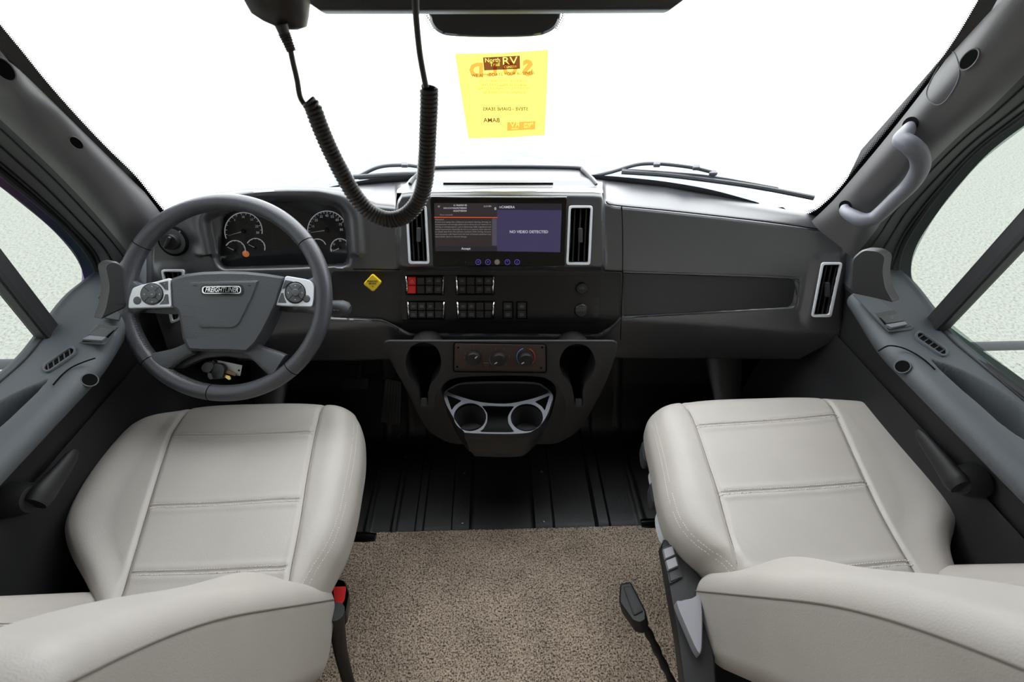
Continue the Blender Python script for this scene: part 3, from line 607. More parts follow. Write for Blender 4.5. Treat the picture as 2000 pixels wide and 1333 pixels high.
# hump behind the pod
rows = []
for y_px, Yd, x0, x1 in ((377, 1.00, 775, 1178), (371, 1.02, 776, 1177), (366, 1.035, 782, 1174), (358, 1.05, 793, 1170), (350, 1.065, 800, 1163), (343, 1.085, 808, 1156), (337, 1.10, 817, 1148), (331, 1.115, 826, 1137), (327, 1.122, 836, 1124)):
    c = []
    for x in np.linspace(x0, x1, 60): c.append(atY(x, y_px, Yd))
    rows.append(c)
rows = np.array(rows); rows = np.array([catmull(rows[:, j], 5) for j in range(60)]).transpose(1, 0, 2)
last = rows[-1]+np.array([0, .012, -.05]); rows = np.concatenate([rows, last[None]]); L = rows[:, :1]+np.array([-.012, 0, -.05]); R_ = rows[:, -1:]+np.array([.012, 0, -.05])
V, Fs = gridmesh(np.concatenate([L, rows, R_], 1)); mk('centre_hump', V, Fs, 'dash', DB, angle=60)
B = MB()
Q = [atY(x, 360, 1.047)+np.array([0, 0, .0015]) for x in np.linspace(866, 1080, 20)]; B.add(*tube_vf(Q, .0022, 6)); B.build('tray_slot', 'deep', DB)
Q = catmull([atY(x, y, Yd)+np.array([0, 0, .003]) for x, y, Yd in ((801, 362, 1.045), (812, 347, 1.075), (826, 335, 1.10), (845, 330, 1.118), (985, 328, 1.122), (1120, 330, 1.118), (1138, 336, 1.10), (1152, 350, 1.07), (1164, 364, 1.045))], 8)
tube('tray_rim', Q, .0042, 'plastic', DB, 8)
# dark lower trim plates
tw = rpoly([(648, 529), (1213, 532), (1213, 618), (1193, 638), (1167, 653), (801, 651), (777, 638), (747, 624), (648, 620)], 5)
cuts = resample(tw, 160, True); plate('lower_trim_panel', DASH, cuts, .003, 'fascia', DB, off=-.0085, bpx=1.2)
# glove panel: grid follows the curved dash
def qgrid(c0, c1, c2, c3, nu, nv, rr=0):
    u = np.linspace(0, 1, nu)[None, :, None]; v = np.linspace(0, 1, nv)[:, None, None]; c0, c1, c2, c3 = (np.array(c, float) for c in (c0, c1, c2, c3)); return (c0*(1-u)+c1*u)*(1-v)+(c3*(1-u)+c2*u)*v
Q = qgrid((1218, 534), (1556, 546), (1546, 602), (1218, 617), 80, 16); ysq = Q[..., 1]
u = np.linspace(0, 1, 80)[None]; v = np.linspace(-1, 1, 16)[:, None]; shr = np.where(u > .95, 1-np.sqrt(np.clip(1-((u-.95)/.05)**2, 0, 1))*1, 0)
mid = Q.mean(0, keepdims=True); Q = mid+(Q-mid)*(1-.45*shr[..., None]); H = DASH.hit(Q[..., 0], Q[..., 1], -.004+0*Q[..., 0]); V, Fs = gridmesh(H); n0 = len(V)
mk('glove_box_panel', V, Fs, mat('glove_trim', srgb(30, 31, 34), .3, bump=.15, bscale=700), DB)
for nm, p in (('vertical_seam', [(1214, 404), (1216, 450), (1216, 530), (1214, 600), (1212, 664)]), ('fascia_seam', [(690, 526), (780, 527)]), ('fascia_seam', [(1181, 529), (1214, 531)])):
    seam(nm, DASH, p, .0013, 'deep', DB, -.0005)
seam('glove_edge_highlight', DASH, [(1218, 532), (1380, 537), (1540, 543), (1556, 548), (1561, 556), (1556, 590), (1549, 602), (1520, 605), (1380, 611), (1218, 619)], .0014, 'plastic', DB, -.001)
seam('trim_edge', DASH, [(690, 622), (748, 627), (776, 641), (800, 655), (985, 657), (1168, 656), (1195, 641), (1214, 621)], .0016, 'plastic', DB, -.001)
plate('switch_panel_inlay', DASH, resample(rpoly([(778, 537), (1174, 540), (1170, 634), (786, 633)], 9), 120, True), .002, mat('inlay_black', srgb(18, 18, 19), .4), DB, off=-.007, bpx=1)
# --- air vents
def vent(px4, lbl_tab, ring=4.5, slats=3, tabs=True):
    p = np.array(px4, float); ro = rpoly(inset(p, -1.5), 6); ri = rpoly(inset(p, ring), 4); qx = p[0, 0]-12 if p[0, 0] > 400 else p[1, 0]+10; of = float(feats(np.array([[qx]]), np.array([[p[0, 1]+30]]))[0, 0])+(0 if p[0, 0] > 400 else .004)
    T = plate('air_vent', DASH, ro, .006, 'silver', DB, off=of-.002, bpx=1, holes=[ri]); plate('vent_opening', DASH, rpoly(inset(p, ring-1), 4), .001, 'deep', T, off=of-.016)
    for k in range(1, slats+1):
        a = p[0]+(p[1]-p[0])*k/(slats+1); b = p[3]+(p[2]-p[3])*k/(slats+1); a = a+(b-a)*.05; b = b-(b-a)*.05
        q = np.array([(a[0]-1.3, a[1]), (a[0]+1.3, a[1]), (b[0]+1.3, b[1]), (b[0]-1.3, b[1])]); plate('vent_slat', DASH, q, .008, 'plastic_dark', T, off=of-.012)
    if tabs:
        c = p.mean(0)+np.array([2, 0]); plate('vent_tab', DASH, rect(c[0]-4, c[1]-14, c[0]+4, c[1]+14, 2), .010, 'plastic', T, off=of-.008, bpx=1)
    return T
vent(vents['L'], ''); vent(vents['R'], ''); vent(vents['P'], ''); vent(vents['D'], '', tabs=False)
# --- touchscreen
OS = .028
scr = plate('touchscreen', DASH, rpoly([(840, 385), (1107, 386), (1103, 520), (846, 521)], 4), .003, 'black', DB, off=OS-.001, bpx=.8)
seam('screen_bezel_edge', DASH, [(841, 384), (1107, 385)], .0010, 'silver', scr, OS+.001, cat=False)
so = OS+.0024
def sp(name, poly, m, d=0): V, Fs = plate_vf(DASH, poly, .0002, off=so+d); return mk(name, V, Fs, m, scr, smoothed=False)
sp('left_display', [(848, 397), (971, 397), (971, 491), (850, 491)], 'scr_l'); sp('right_display', [(971, 410), (1097, 411), (1094, 493), (971, 491)], 'scr_r')
sp('display_header', [(971, 397), (1097, 398), (1097, 411), (971, 410)], 'scr_hd'); sp('header_rule', [(848, 424), (972, 424.5), (972, 426), (848, 425.5)], 'scr_or', .0002)
sp('scroll_bar', [(961, 427), (970.5, 427), (970.5, 480), (961, 480)], 'scr_bar', .0002); sp('accept_bar', [(850, 481), (971, 481), (971, 491), (850, 491)], 'scr_hd', .0002)
for nm_, its_ in (('station_text', [('6 / RADIO ID', 899, 401.3, 3.4, dict(bold=.02)), ('HUNTVENW', 898.5, 407, 3.4, dict(bold=.02)), ('HUNTVENW', 898.5, 412.4, 3.4, dict(bold=.02))]), ('radio_text', [('SIRIUSXM', 875.5, 407, 3.2, dict(sx=1.05))]), ('clock_text', [('2:19 PM', 952, 403.5, 3.4, {})]), ('zero_symbol', [('0', 967.5, 408, 5.5, dict(bold=.03))]),
    ('camera_caption', [('CAMERA', 992, 405, 5, dict(bold=.02))]), ('video_message', [('NO VIDEO DETECTED', 1033, 453.3, 5.6, dict(bold=.02))]), ('accept_caption', [('Accept', 910, 486, 4.6, dict(bold=.02))]), ('radio_symbol', [('=', 857, 404, 6, {})]), ('camera_symbol', [('o', 977, 404.5, 6, {})])):
    write(DASH, its_, nm_, 'scr_txt', scr, so+.0006)
body = ["If you are using the software product during driving or", "transportation, we strongly advise you to direct all your attention to", "driving or transportation, and to observing traffic regulations and", "safety requirements. Especially do not try to operate, enter data into", "or obtain data from the software product while driving, because", "such presents a life hazard and the lack of proper attention may", "cause death, injury or material damage."]
it = [('Drive Carefully', 872, 420, 3, {}), ('Attention!', 850, 429.2, 3, dict(align='LEFT'))]
for i, s in enumerate(body):
    V, _ = text_px(s, 3.0*1.35); wd = V[:, 0].max()-V[:, 0].min(); it.append((s, 850, 434+4.75*i, 3.0, dict(align='LEFT', sx=(109 if i < 6 else 62)/wd)))
write(DASH, it, 'warning_text', 'scr_dim', scr, so+.0006)
for i, px in enumerate((934, 953, 971, 991, 1010)):
    c = circ(px, 512.3, 5.3); c2 = circ(px, 512.3, 4.4); m = 'scr_btn' if i != 2 else 'levergrey'
    V, Fs = plate_vf(DASH, c, .0004, off=so, holes=[c2]); o = mk('touch_button', V, Fs, m, scr, smoothed=False)
    if i == 2: plate('home_button_face', DASH, circ(px, 512.3, 4.2), .001, 'chrome', o, off=so)
    else: write(DASH, [('O+.*('[i], px, 512.3, 6 if i else 4, {})], 'button_symbol', 'scr_btn', o, so+.0006)
write(DASH, [('--', 890, 512, 4, {})], 'faint_symbol', mat('faint', srgb(60, 45, 45), .5), scr, so+.0006); write(DASH, [('i', 909, 512, 5, {})], 'faint_symbol', 'button', scr, so+.0006)
# --- switches
def rocker(x0, y0, x1, y1, m='knob', sym=True):
    o = plate('rocker_switch', DASH, rect(x0+.6, y0+.5, x1-.6, (y0+y1)/2-.2, 1.5), .006, m, DB, off=-.004, bpx=1, bm=.0015)
    plate('lower_half', DASH, rect(x0+.6, (y0+y1)/2+.2, x1-.6, y1-.5, 1.5), .0048, m, o, off=-.004, bpx=1, bm=.0015)
    return o
banks = [(796, 541, 864, 574, 4), (894, 541, 962, 574, 4), (799, 591, 865, 622, 4), (896, 591, 962, 622, 4), (983, 591, 1001, 622, 1), (1010, 591, 1028, 622, 1)]
syms = {0: ['!', '', '-', 'x'], 1: ['-', '', '-', '='], 2: ['=', 'x', 'o', ''], 3: ['-', '=', '', ''], 4: ['x'], 5: ['-']}
for bi, (x0, y0, x1, y1, n) in enumerate(banks):
    plate('switch_bank_recess', DASH, rect(x0-4, y0-3, x1+4, y1+3, 3) if n > 1 else rect(x0-2, y0-2, x1+2, y1+2, 2), .001, 'deep', DB, off=-.0052)
    for k in range(n):
        a = x0+(x1-x0)*k/n; b = x0+(x1-x0)*(k+1)/n; o = rocker(a, y0, b, y1, 'red' if (bi == 0 and k == 0) else 'knob'); c = (a+b)/2
        if bi == 0 and k == 0:
            tr = [(c, y0+5), (c+4, y0+12), (c-4, y0+12)]; V, Fs = plate_vf(DASH, tr, .0003, off=.0021, holes=[[(c, y0+7), (c+2.4, y0+11.2), (c-2.4, y0+11.2)]]); mk('hazard_triangle', V, Fs, mat('pale_red', srgb(240, 120, 110), .5), o, smoothed=False)
        elif syms[bi][k]:
            B = MB()
            for yy, ww in ((y0+6, 3.2), (y0+8.6, 4), (y0+22, 4), (y0+25, 4)):
                B.add(*plate_vf(DASH, rect(c-ww, yy, c+ww, yy+1.2), .0002, off=.0021))
            B.build('switch_marking', 'dimprint', o, smoothed=False)
    if n > 1:
        for xx, sg in ((x0-2.5, 1), (x1+2.5, -1)):
            P = [DASH.hit(xx+sg*0+d, y, o_) for y, d, o_ in ((y0, 0, -.002), (y0+8, sg*.5, .004), ((y0+y1)/2, sg*1.0, .003), (y1-8, sg*1.5, .004), (y1, sg*1.8, -.002))]
            tube('chrome_guard', catmull(P, 4), .0019, 'chrome', DB, 8)
for px, py, r, txt in ((1136, 563, 12, [('USB', 1136, 563, 5, {})]), (1135, 606, 14, [('POWER', 1135, 601.5, 4.2, {}), ('OUTLET', 1135, 606.5, 4.2, {}), ('12V', 1135, 611, 3, {})])):
    fr = frame(DASH, px, py, -.005); k = depth(fr[0])/F; o = lathe('socket_cover', fr, [(r*k, 0), (r*k, .002), (r*k*.86, .006), (r*k*.8, .007), (.001, .007)], 'knob', DB); write(DASH, txt[:2] if px == 1135 else txt, 'socket_label', 'dimprint', o, .0024)
# --- parking brake knob
fr = frame(DASH, 733, 550, -.004); o = lathe('parking_brake_knob', fr, [(.010, 0), (.010, .018), (.013, .022), (.013, .03)], 'yellow', DB)
dp = rpoly([(727, 535), (746, 552), (729, 571), (709, 555)], 5); plate('knob_face', DASH, dp, .010, 'yellow', o, off=.026, bpx=1.5, bm=.003)
write(DASH, [('PARKING', 727.5, 550, 3.6, dict(bold=.02)), ('BRAKE', 727.5, 554.5, 3.6, dict(bold=.02)), ('=', 728, 560, 6, {})], 'knob_writing', 'black', o, .0366)
# --- headlight switch
fr = frame(DASH, 339, 471, .001); k = depth(fr[0])/F
o = lathe('headlight_switch', fr, [(29*k, -.006), (29*k, .004), (26*k, .006), (24*k, .004), (22*k, .002)], 'deep', DB, sx=.9); lathe('dial_face', fr, [(24.5*k, 0), (24.5*k, .006), (22*k, .007)], 'plastic', o, sx=.9); lathe('dial_knob', fr, [(16*k, .003), (15.5*k, .018), (14*k, .022), (.001, .022)], 'knob', o)
V, Fs = boxf((fr[0], fr[1]*.5+fr[2]*.86, fr[2]*.5-fr[1]*.86, fr[3]), 26*k, 7*k, .012, (0, 0, .026)); bev(mk('dial_grip', V, Fs, 'knob', o), .003)
write(DASH, [('o', 331, 466, 5, {}), ('o', 351, 452, 5, {})], 'dial_marks', 'white', o, .0235)
# --- instrument cluster
IC = -.036
cl = plate('instrument_cluster', DASH, rpoly([(436, 420), (470, 404), (560, 394), (650, 401), (668, 413), (680, 460), (682, 510), (672, 518), (436, 524), (430, 500)], 10), .002, 'gaugeface', DB, off=IC)
def gauge(cx, cy, r, a0, a1, ticks, nums=(), needle=None, big=True):
    t = np.radians(np.linspace(a0, a1, 50)); p = np.stack([cx+r*np.cos(t), cy-r*np.sin(t)], 1)
    V, Fs = tube_vf(DASH.hit(p[:, 0], p[:, 1], IC+.004), .0010, 6); g = mk('gauge', V, Fs, 'gtxt', cl); B = MB()
    for a in np.radians(np.linspace(a0-12, a1+12, ticks)):
        q = np.array([(cx+r*.97*math.cos(a), cy-r*.97*math.sin(a)), (cx+r*.88*math.cos(a), cy-r*.88*math.sin(a))]); B.add(*tube_vf(DASH.hit(q[:, 0], q[:, 1], IC+.004), .0005, 4))
    B.build('gauge_ticks', 'gtxt', g)
    if nums: write(DASH, [(s, cx+r*.76*math.cos(math.radians(a)), cy-r*.76*math.sin(math.radians(a)), sz, {}) for s, a, sz in nums], 'gauge_numbers', 'gtxt', g, IC+.004)
    if needle is not None:
        a = math.radians(needle); q = np.array([(cx, cy), (cx+r*.85*math.cos(a), cy-r*.85*math.sin(a))]); tube('needle', DASH.hit(q[:, 0], q[:, 1], IC+.006), [.0012, .0004], 'white', g, 6)
        lathe('needle_hub', frame(DASH, cx, cy, IC+.004), [(r*.13*depth(DASH.hit(cx, cy))/F, 0), (r*.10*depth(DASH.hit(cx, cy))/F, .004)], 'black', g)
    return g
gauge(475.5, 452, 36.5, 203, -8, 13, [('5', 128, 4), ('10', 92, 4.5), ('15', 55, 4.5), ('25', 20, 5), ('30', -6, 5)], 196); gauge(459, 490, 20, 150, -15, 7, [('-', 150, 4)], 155); gauge(499, 484.5, 18.5, 150, -15, 7, [('-', 150, 4), ('-', 30, 4)], 155)
gauge(638.5, 450, 37.5, 205, 15, 17, [('15', 165, 4.5), ('25', 137, 5), ('35', 113, 5), ('45', 90, 5), ('55', 68, 5), ('65', 45, 5), ('75', 23, 5), ('85', 2, 5)], 188); gauge(664, 484.5, 18, 205, 30, 7, [('N', 150, 4), ('30', 90, 4), ('F', 28, 4)], 205); gauge(620, 484, 17, 205, 20, 7, [], 180)
plate('information_display', DASH, rect(530, 446, 594, 491, 3), .0008, mat('display_off', srgb(30, 32, 34), .3), cl, off=IC+.002, bpx=.8)
lathe('warning_lamp', frame(DASH, 480, 496, IC+.002), [(.0075, 0), (.006, .001)], 'amber', cl)
plate('cluster_lens', DASH, rpoly([(434, 418), (470, 402), (560, 392), (651, 399), (670, 412), (682, 460), (684, 511), (673, 520), (434, 526), (428, 500)], 10), .001, 'lens', cl, off=-.014)
seam('cluster_lower_lip', DASH, [(426, 524), (440, 526), (560, 524), (672, 519), (681, 513)], .0018, 'plastic', DB, -.010)
# ================================================================== CENTRE CONSOLE
CC = thing('centre_console', (0, .85, .3), 'dark grey floor console with climate knobs and cup holders below the dash', 'console')
outl = rpoly([(744, 664), (1210, 664), (1196, 715), (1178, 760), (1150, 812), (1128, 845), (1088, 868), (880, 868), (838, 845), (814, 808), (798, 770), (762, 705)], 16)
H3 = catmull([(866, 778), (862, 760), (876, 744), (905, 737), (985, 734), (1050, 736), (1072, 743), (1086, 758), (1084, 782), (1074, 815), (1058, 836), (1035, 848), (915, 849), (890, 836), (874, 806)], 4, True)
H1 = catmull([(826, 669), (850, 677), (861, 700), (859, 725), (848, 743), (841, 752), (836, 770), (835, 792), (822, 792), (819, 770), (812, 752), (800, 738), (793, 718), (794, 695), (805, 677)], 5, True)
H2 = catmull([(1128, 672), (1150, 680), (1162, 702), (1161, 722), (1150, 742), (1142, 752), (1139, 768), (1137, 792), (1124, 792), (1120, 770), (1115, 752), (1104, 742), (1094, 722), (1094, 700), (1106, 680)], 5, True)
V, Fs = plate_vf(CONS, resample(outl, 150, True), .10, off=-.10, bpx=3, bm=.004, holes=[H1, H2, H3]); V[:150, 2] -= .10*smooth((V[:150, 2]-.40)/.15); cb = mk('console_body', V, Fs, 'console', CC)
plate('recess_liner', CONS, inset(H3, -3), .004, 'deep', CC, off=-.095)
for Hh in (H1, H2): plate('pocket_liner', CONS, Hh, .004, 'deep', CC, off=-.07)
for px, py in ((828, 787), (1130, 788)): plate('pocket_clip', CONS, rect(px-6, py-8, px+6, py+8, 2), .004, 'plastic', CC, off=-.004)
# recess above the cup holder
plate('recess_panel', CONS, resample(rpoly([(888, 731), (1066, 731), (1096, 752), (1108, 800), (1085, 862), (870, 862), (845, 800), (855, 752)], 20), 80, True), .001, 'plastic_dark', CC, off=.0, bpx=1, bm=.0005, holes=[H3])
# climate panel
cp = plate('climate_panel', CONS, rpoly([(888, 671), (1065, 674), (1066, 727), (887, 725)], 5), .003, 'brown', CC, bpx=1, bm=.001)
seam('panel_edge', CONS, np.vstack([rpoly([(887, 670), (1066, 673), (1067, 728), (886, 726)], 5), [[889, 670.2]]]), .0012, 'deep', cp, .0005, cat=False) if False else None
V, Fs = tube_vf(CONS.hit(*rpoly([(886.5, 669.5), (1066.5, 672.5), (1067.5, 728.5), (885.5, 726.5)], 6).T, .0012), .0016, 6, closed=True); mk('panel_gap', V, Fs, 'deep', cp)
for px, py in ((895, 679), (893, 717), (1059, 679), (1057, 719)): lathe('panel_screw', frame(CONS, px, py, .003), [(.0028, 0), (.0024, .0012), (.001, .0006)], 'deep', cp, 12)
for px, py, ang in ((925, 698, 48), (975, 700, 215), (1027, 700, 215)):
    fr = frame(CONS, px, py, .003); k = depth(fr[0])/F; o = lathe('climate_knob', fr, [(14*k, 0), (13.8*k, .010), (12.5*k, .014), (.001, .0145)], 'knob', cp)
    a = math.radians(ang); e = math.cos(a)*fr[1]+math.sin(a)*fr[2]; V, Fs = boxf((fr[0]+e*8*k, e, np.cross(fr[3], e), fr[3]), 6*k, 2*k, .0006, (0, 0, .0147)); mk('knob_pointer', V, Fs, 'white', o, smoothed=False)
def arc_on(cx, cy, r, a0, a1, surf, off, th): t = np.radians(np.linspace(a0, a1, 20)); return tube_vf(surf.hit(cx+r*np.cos(t), cy-r*np.sin(t), off), th, 6)
mk('cold_arc', *arc_on(1027, 698, 17.5, 225, 108, CONS, .0033, .0010), 'blue', cp); mk('hot_arc', *arc_on(1027, 698, 17.5, 68, -45, CONS, .0033, .0010), 'redprint', cp); mk('vent_mode_arc', *arc_on(975, 700, 19, 222, 185, CONS, .0033, .0008), 'blue', cp)
write(CONS, [('o', 907, 698.5, 5, {}), ('*', 908.5, 692.5, 7, {}), ('I', 926, 681, 4, {}), ('I', 939, 686, 4, {}), ('.', 919, 682, 5, {}), ('.', 932, 682, 5, {}), ('I', 913, 686, 3, {}), ('I', 944, 699, 3, {}), ('.', 943, 692, 5, {}), ('J', 957, 697, 5, {}), ('J', 968, 683, 5, {}), ('J', 984, 683, 5, {}), ('J', 995, 696, 5, {}), ('J', 963, 712, 5, {}), ('v', 989, 712, 5, {}), ('-', 950, 705, 4, {})], 'panel_symbols', 'dimprint', cp, .0036)
plate('ac_button', CONS, rpoly([(943, 709), (957, 709), (956, 719), (944, 719)], 2), .002, 'brown', cp, off=.003, bpx=.8)
# cup holder tray
CO = catmull([(867, 768), (880, 757), (897, 749), (920, 746), (985, 745), (1045, 747), (1062, 754), (1076, 766), (1080, 776), (1076, 790), (1068, 812), (1056, 830), (1042, 841), (1028, 846), (985, 848), (915, 846), (905, 842), (892, 826), (880, 806), (870, 786)], 4, True)
hl = [circ(918, 815, 31.5, 27.5, 40), circ(1029, 816, 31.5, 27, 40),
      catmull([(944, 793), (985, 794), (1003, 794), (1000, 800), (993, 812), (993, 826), (1000, 838), (1003, 844), (985, 845), (940, 844), (944, 838), (951, 824), (951, 808), (944, 797)], 3, True),
      catmull([(873, 765), (885, 757), (905, 750), (985, 748), (1045, 750), (1062, 757), (1072, 766), (1050, 776), (1020, 784), (985, 789), (940, 786), (905, 777)], 3, True),
      rpoly([(872, 771), (902, 783), (888, 793), (882, 802)], 3), rpoly([(1074, 772), (1044, 785), (1058, 794), (1064, 803)], 3)]
cu = plate('cup_holder', CUPZ, CO, .002, 'gripgrey', CC, holes=hl)
B = MB()
CI = resample(CO, 120, True); top_ = CUPZ.hit(CI[:, 0], CI[:, 1], -.001); cen = top_.mean(0); G = []
for z_, sc in ((0, 1.0), (-.006, 1.015), (-.02, 1.01), (-.06, .93), (-.12, .80)):
    q = cen+(top_-cen)*np.array([sc, sc, 1]); q[:, 2] += z_; q[:, 1] = np.where(q[:, 1] > cen[1]+.05, top_[:, 1], q[:, 1]); G.append(q)
V, Fs = gridmesh(np.array(G), True); mk('cup_holder_body', V, Fs, 'plastic_dark', cu)
q = cen+(top_-cen)*.93; q[:, 2] -= .085; G = np.array([top_-np.array([0, 0, .003]), q]); V, Fs = gridmesh(G, True); Fs.append(tuple(range(len(q), 2*len(q)))); mk('tray_liner', V, Fs, 'plastic_dark', cu)
for px, py in ((918, 815), (1029, 816)):
    fr = frame(CUPZ, px, py, 0.0); k = depth(fr[0])/F; lathe('cup_well', fr, [(31*k, -.001), (29*k, -.02), (27*k, -.06), (26*k, -.062), (.002, -.062)], 'plastic_dark', cu, 36, cap0=False)
# ================================================================== STEERING
SW = thing('steering_wheel', WHEEL.hit(440, 581), 'dark grey leather steering wheel with silver control pads, on the left', 'steering wheel')
kx = .92/F
Ow, uw, vw, nw = frame(WHEEL, 439.5, 581.5)
th = np.arange(128)*2*math.pi/128; RX, RY = (420-33)/2*kx, (407-33)/2*kx
P = Ow+RX*np.cos(th)[:, None]*uw+RY*np.sin(th)[:, None]*vw; V, Fs = tube_vf(P, .0165, 20, closed=True, nref=nw); mk('wheel_rim', V, Fs, 'rim', SW)
for a in (147, 35, 221, -48, 262):
    a = math.radians(a); c = Ow+RX*math.cos(a)*uw+RY*math.sin(a)*vw; tn = -math.sin(a)*uw+math.cos(a)*vw; r1 = math.cos(a)*uw+math.sin(a)*vw
    t2 = np.arange(28)*2*math.pi/28; V, Fs = tube_vf(c+.0163*(np.cos(t2)[:, None]*r1+np.sin(t2)[:, None]*nw), .0009, 6, closed=True); mk('rim_joint', V, Fs, 'deep', SW)
# stitching on the inside of the rim
for rg_ in ((186, 216, 1.6), (225, 258, 1.6), (38, 60, 1.8)):
  B = MB()
  for a in np.radians(np.arange(*rg_)):
    c = Ow+(RX-.0155)*math.cos(a)*uw+(RY-.0155)*math.sin(a)*vw+nw*.004; r1 = math.cos(a)*uw+math.sin(a)*vw; tn = -math.sin(a)*uw+math.cos(a)*vw
    B.add(*tube_vf(np.array([c-nw*.004-tn*.0015, c+nw*.005+tn*.0015-r1*0]), .0008, 5))
  B.build('rim_stitching', 'dimprint', SW)

# side spokes flaring out of the rim, lower spokes
def spoke(pa, pb, wa, wb, ta, tb, offa, offb, m, nm, n=14):
    pa, pb = np.array(pa, float), np.array(pb, float); G = []
    d = (pb-pa)/np.linalg.norm(pb-pa); q = np.array([-d[1], d[0]])
    for i in range(n):
        t = i/(n-1); c = pa+(pb-pa)*t; wd = wb+(wa-wb)*(1-smooth(t*1.3)); tk = ta+(tb-ta)*t; of = offa+(offb-offa)*smooth(t)
        ring = []
        for k in range(20):
            a = 2*math.pi*k/20; cc = abs(math.cos(a))**.6*np.sign(math.cos(a)); ss = abs(math.sin(a))**.6*np.sign(math.sin(a)); p = c+q*wd*cc; ring.append(WHEEL.hit(p[0], p[1], of)+nw*tk*ss)
        G.append(ring)
    V, Fs = gridmesh(np.array(G), True, True); return mk(nm, V, Fs, m, SW)
spoke((244, 582), (300, 580), 44, 24, .012, .010, 0, -.006, 'rim', 'side_spoke'); spoke((635, 578), (575, 578), 44, 28, .012, .010, 0, -.006, 'rim', 'side_spoke')
spoke((300, 716), (376, 680), 24, 13, .012, .010, 0, -.004, 'hub', 'lower_spoke'); spoke((548, 716), (478, 674), 26, 15, .012, .010, 0, -.004, 'hub', 'lower_spoke')
plate('spoke_underside', WHEEL, rpoly([(262, 600), (344, 598), (350, 614), (330, 614), (268, 610)], 4), .012, 'plastic_dark', SW, off=-.020); plate('spoke_underside', WHEEL, rpoly([(540, 598), (609, 598), (607, 610), (560, 610), (545, 606)], 4), .012, 'plastic_dark', SW, off=-.020)
arch = rpoly([(352, 674), (500, 674), (508, 690), (517, 716), (490, 703), (440, 697), (400, 701), (352, 721), (318, 718), (335, 700)], 6); plate('lower_hub_trim', WHEEL, arch, .012, 'plastic_dark', SW, off=-.024, bpx=2, bm=.003)
hubp = rpoly([(334, 545), (360, 536), (395, 531.5), (436, 530), (480, 531), (520, 535), (557, 541), (552, 556), (539, 598), (528, 622), (514, 650), (500, 672), (482, 689), (445, 687), (400, 687), (367, 685), (357, 662), (351, 622), (346, 608), (337, 601)], 5)
hb = plate('hub_cover', WHEEL, hubp, .045, 'hub', SW, off=-.025, bpx=5, bm=.010)
trap = rpoly([(366, 548), (510, 545), (497, 580), (470, 636), (457, 645), (392, 645), (383, 636), (370, 590)], 10); plate('hub_pad', WHEEL, trap, .006, 'hub', hb, off=.0165, bpx=6, bm=.005)
em_ = plate('hub_emblem', WHEEL, rpoly([(392, 557), (474, 556), (475, 577), (391, 577)], 10), .002, 'black', hb, off=.022)
plate('emblem_ring', WHEEL, rpoly([(394, 559), (471, 558.5), (471.5, 574.5), (394, 574.5)], 8), .002, 'chrome', em_, off=.0225, bpx=.6, bm=.0008, holes=[rpoly([(397, 561), (469, 560.5), (469, 572.5), (397, 572.5)], 6)])
plate('emblem_field', WHEEL, rpoly([(397, 561), (469, 560.5), (469, 572.5), (397, 572.5)], 6), .0006, 'deep', em_, off=.0238)
V_, _ = text_px('FREIGHTLINER', 13.0); wsc = 64/(V_[:, 0].max()-V_[:, 0].min())
write(WHEEL, [('FREIGHTLINER', 432.5, 566.7, 9.6, dict(sx=wsc, shear=.3, bold=.015))], 'emblem_lettering', 'chrome', em_, .0254)
for px in (381, 487): write(WHEEL, [('~', px, 558, 9, {})], 'horn_symbol', 'deep', hb, .0235)
def pad(poly, c, rx, ry, sm, tris, hole):
    o = plate('control_pad', WHEEL, rpoly(poly, 5), .018, 'silver', SW, off=-.004, bpx=1.5, bm=.003)
    plate('pad_gap', WHEEL, circ(*c, rx+1.2, ry+1.2), .001, 'black', o, off=.0135); d = plate('direction_button', WHEEL, circ(*c, rx-.8, ry-.8, 40), .004, 'button', o, off=.0135, bpx=1.8, bm=.002)
    B = MB()
    for a in (45, 135, 225, 315):
        a = math.radians(a); B.add(*line_on(WHEEL, [(c[0]+rx*.3*math.cos(a), c[1]+ry*.3*math.sin(a)), (c[0]+rx*.93*math.cos(a), c[1]+ry*.93*math.sin(a))], .0006, .0172, cat=False))
    B.build('button_grooves', 'deep', d); plate('centre_button', WHEEL, circ(*c, rx*.36, ry*.36), .005, 'button', d, off=.0150, bpx=1)
    B = MB()
    for a in (0, 90, 180, 270):
        a = math.radians(a); e = np.array([math.cos(a), math.sin(a)]); f = np.array([-e[1], e[0]]); q = np.array(c)+e*rx*.66
        B.add(*plate_vf(WHEEL, [q+e*2, q+f*1.6, q-f*1.6], .0002, off=.0176))
    B.build('arrow_marks', 'white', d, smoothed=False)
    for t in tris: plate('triangle_button', WHEEL, rpoly(t, 1), .003, 'button', o, off=.0125, bpx=.8)
    plate('round_button', WHEEL, circ(*sm[:2], sm[2]), .0015, 'button', o, off=.0135, bpx=1.5); return o
o = pad([(259, 563), (275.6, 557), (306, 550.4), (333, 542.8), (336, 600), (250.5, 603), (252, 585)], (296.5, 575), 21.5, 20.5, (268, 587.5, 8), [[(310, 553), (328, 549), (328, 567), (322, 566), (317, 559)], [(322.5, 575), (328, 575), (329.5, 594), (311, 595), (319, 586)]], None)
write(WHEEL, [('+', 321, 554.5, 4, {}), ('-', 321, 589, 4, {}), ('ok', 296.5, 575, 3, {})], 'pad_symbols', 'white', o, .0205)
o = pad([(558, 539), (600, 546), (609, 551), (614, 559), (613, 585), (610, 600), (538, 597)], (576.5, 572), 19.5, 20.5, (598.5, 584, 7.5), [[(557.5, 547), (572, 550), (562, 556), (556, 564), (551.5, 564)], [(549.5, 572.5), (553.5, 572.5), (555, 582), (559.5, 592), (543, 591.5)]], None)
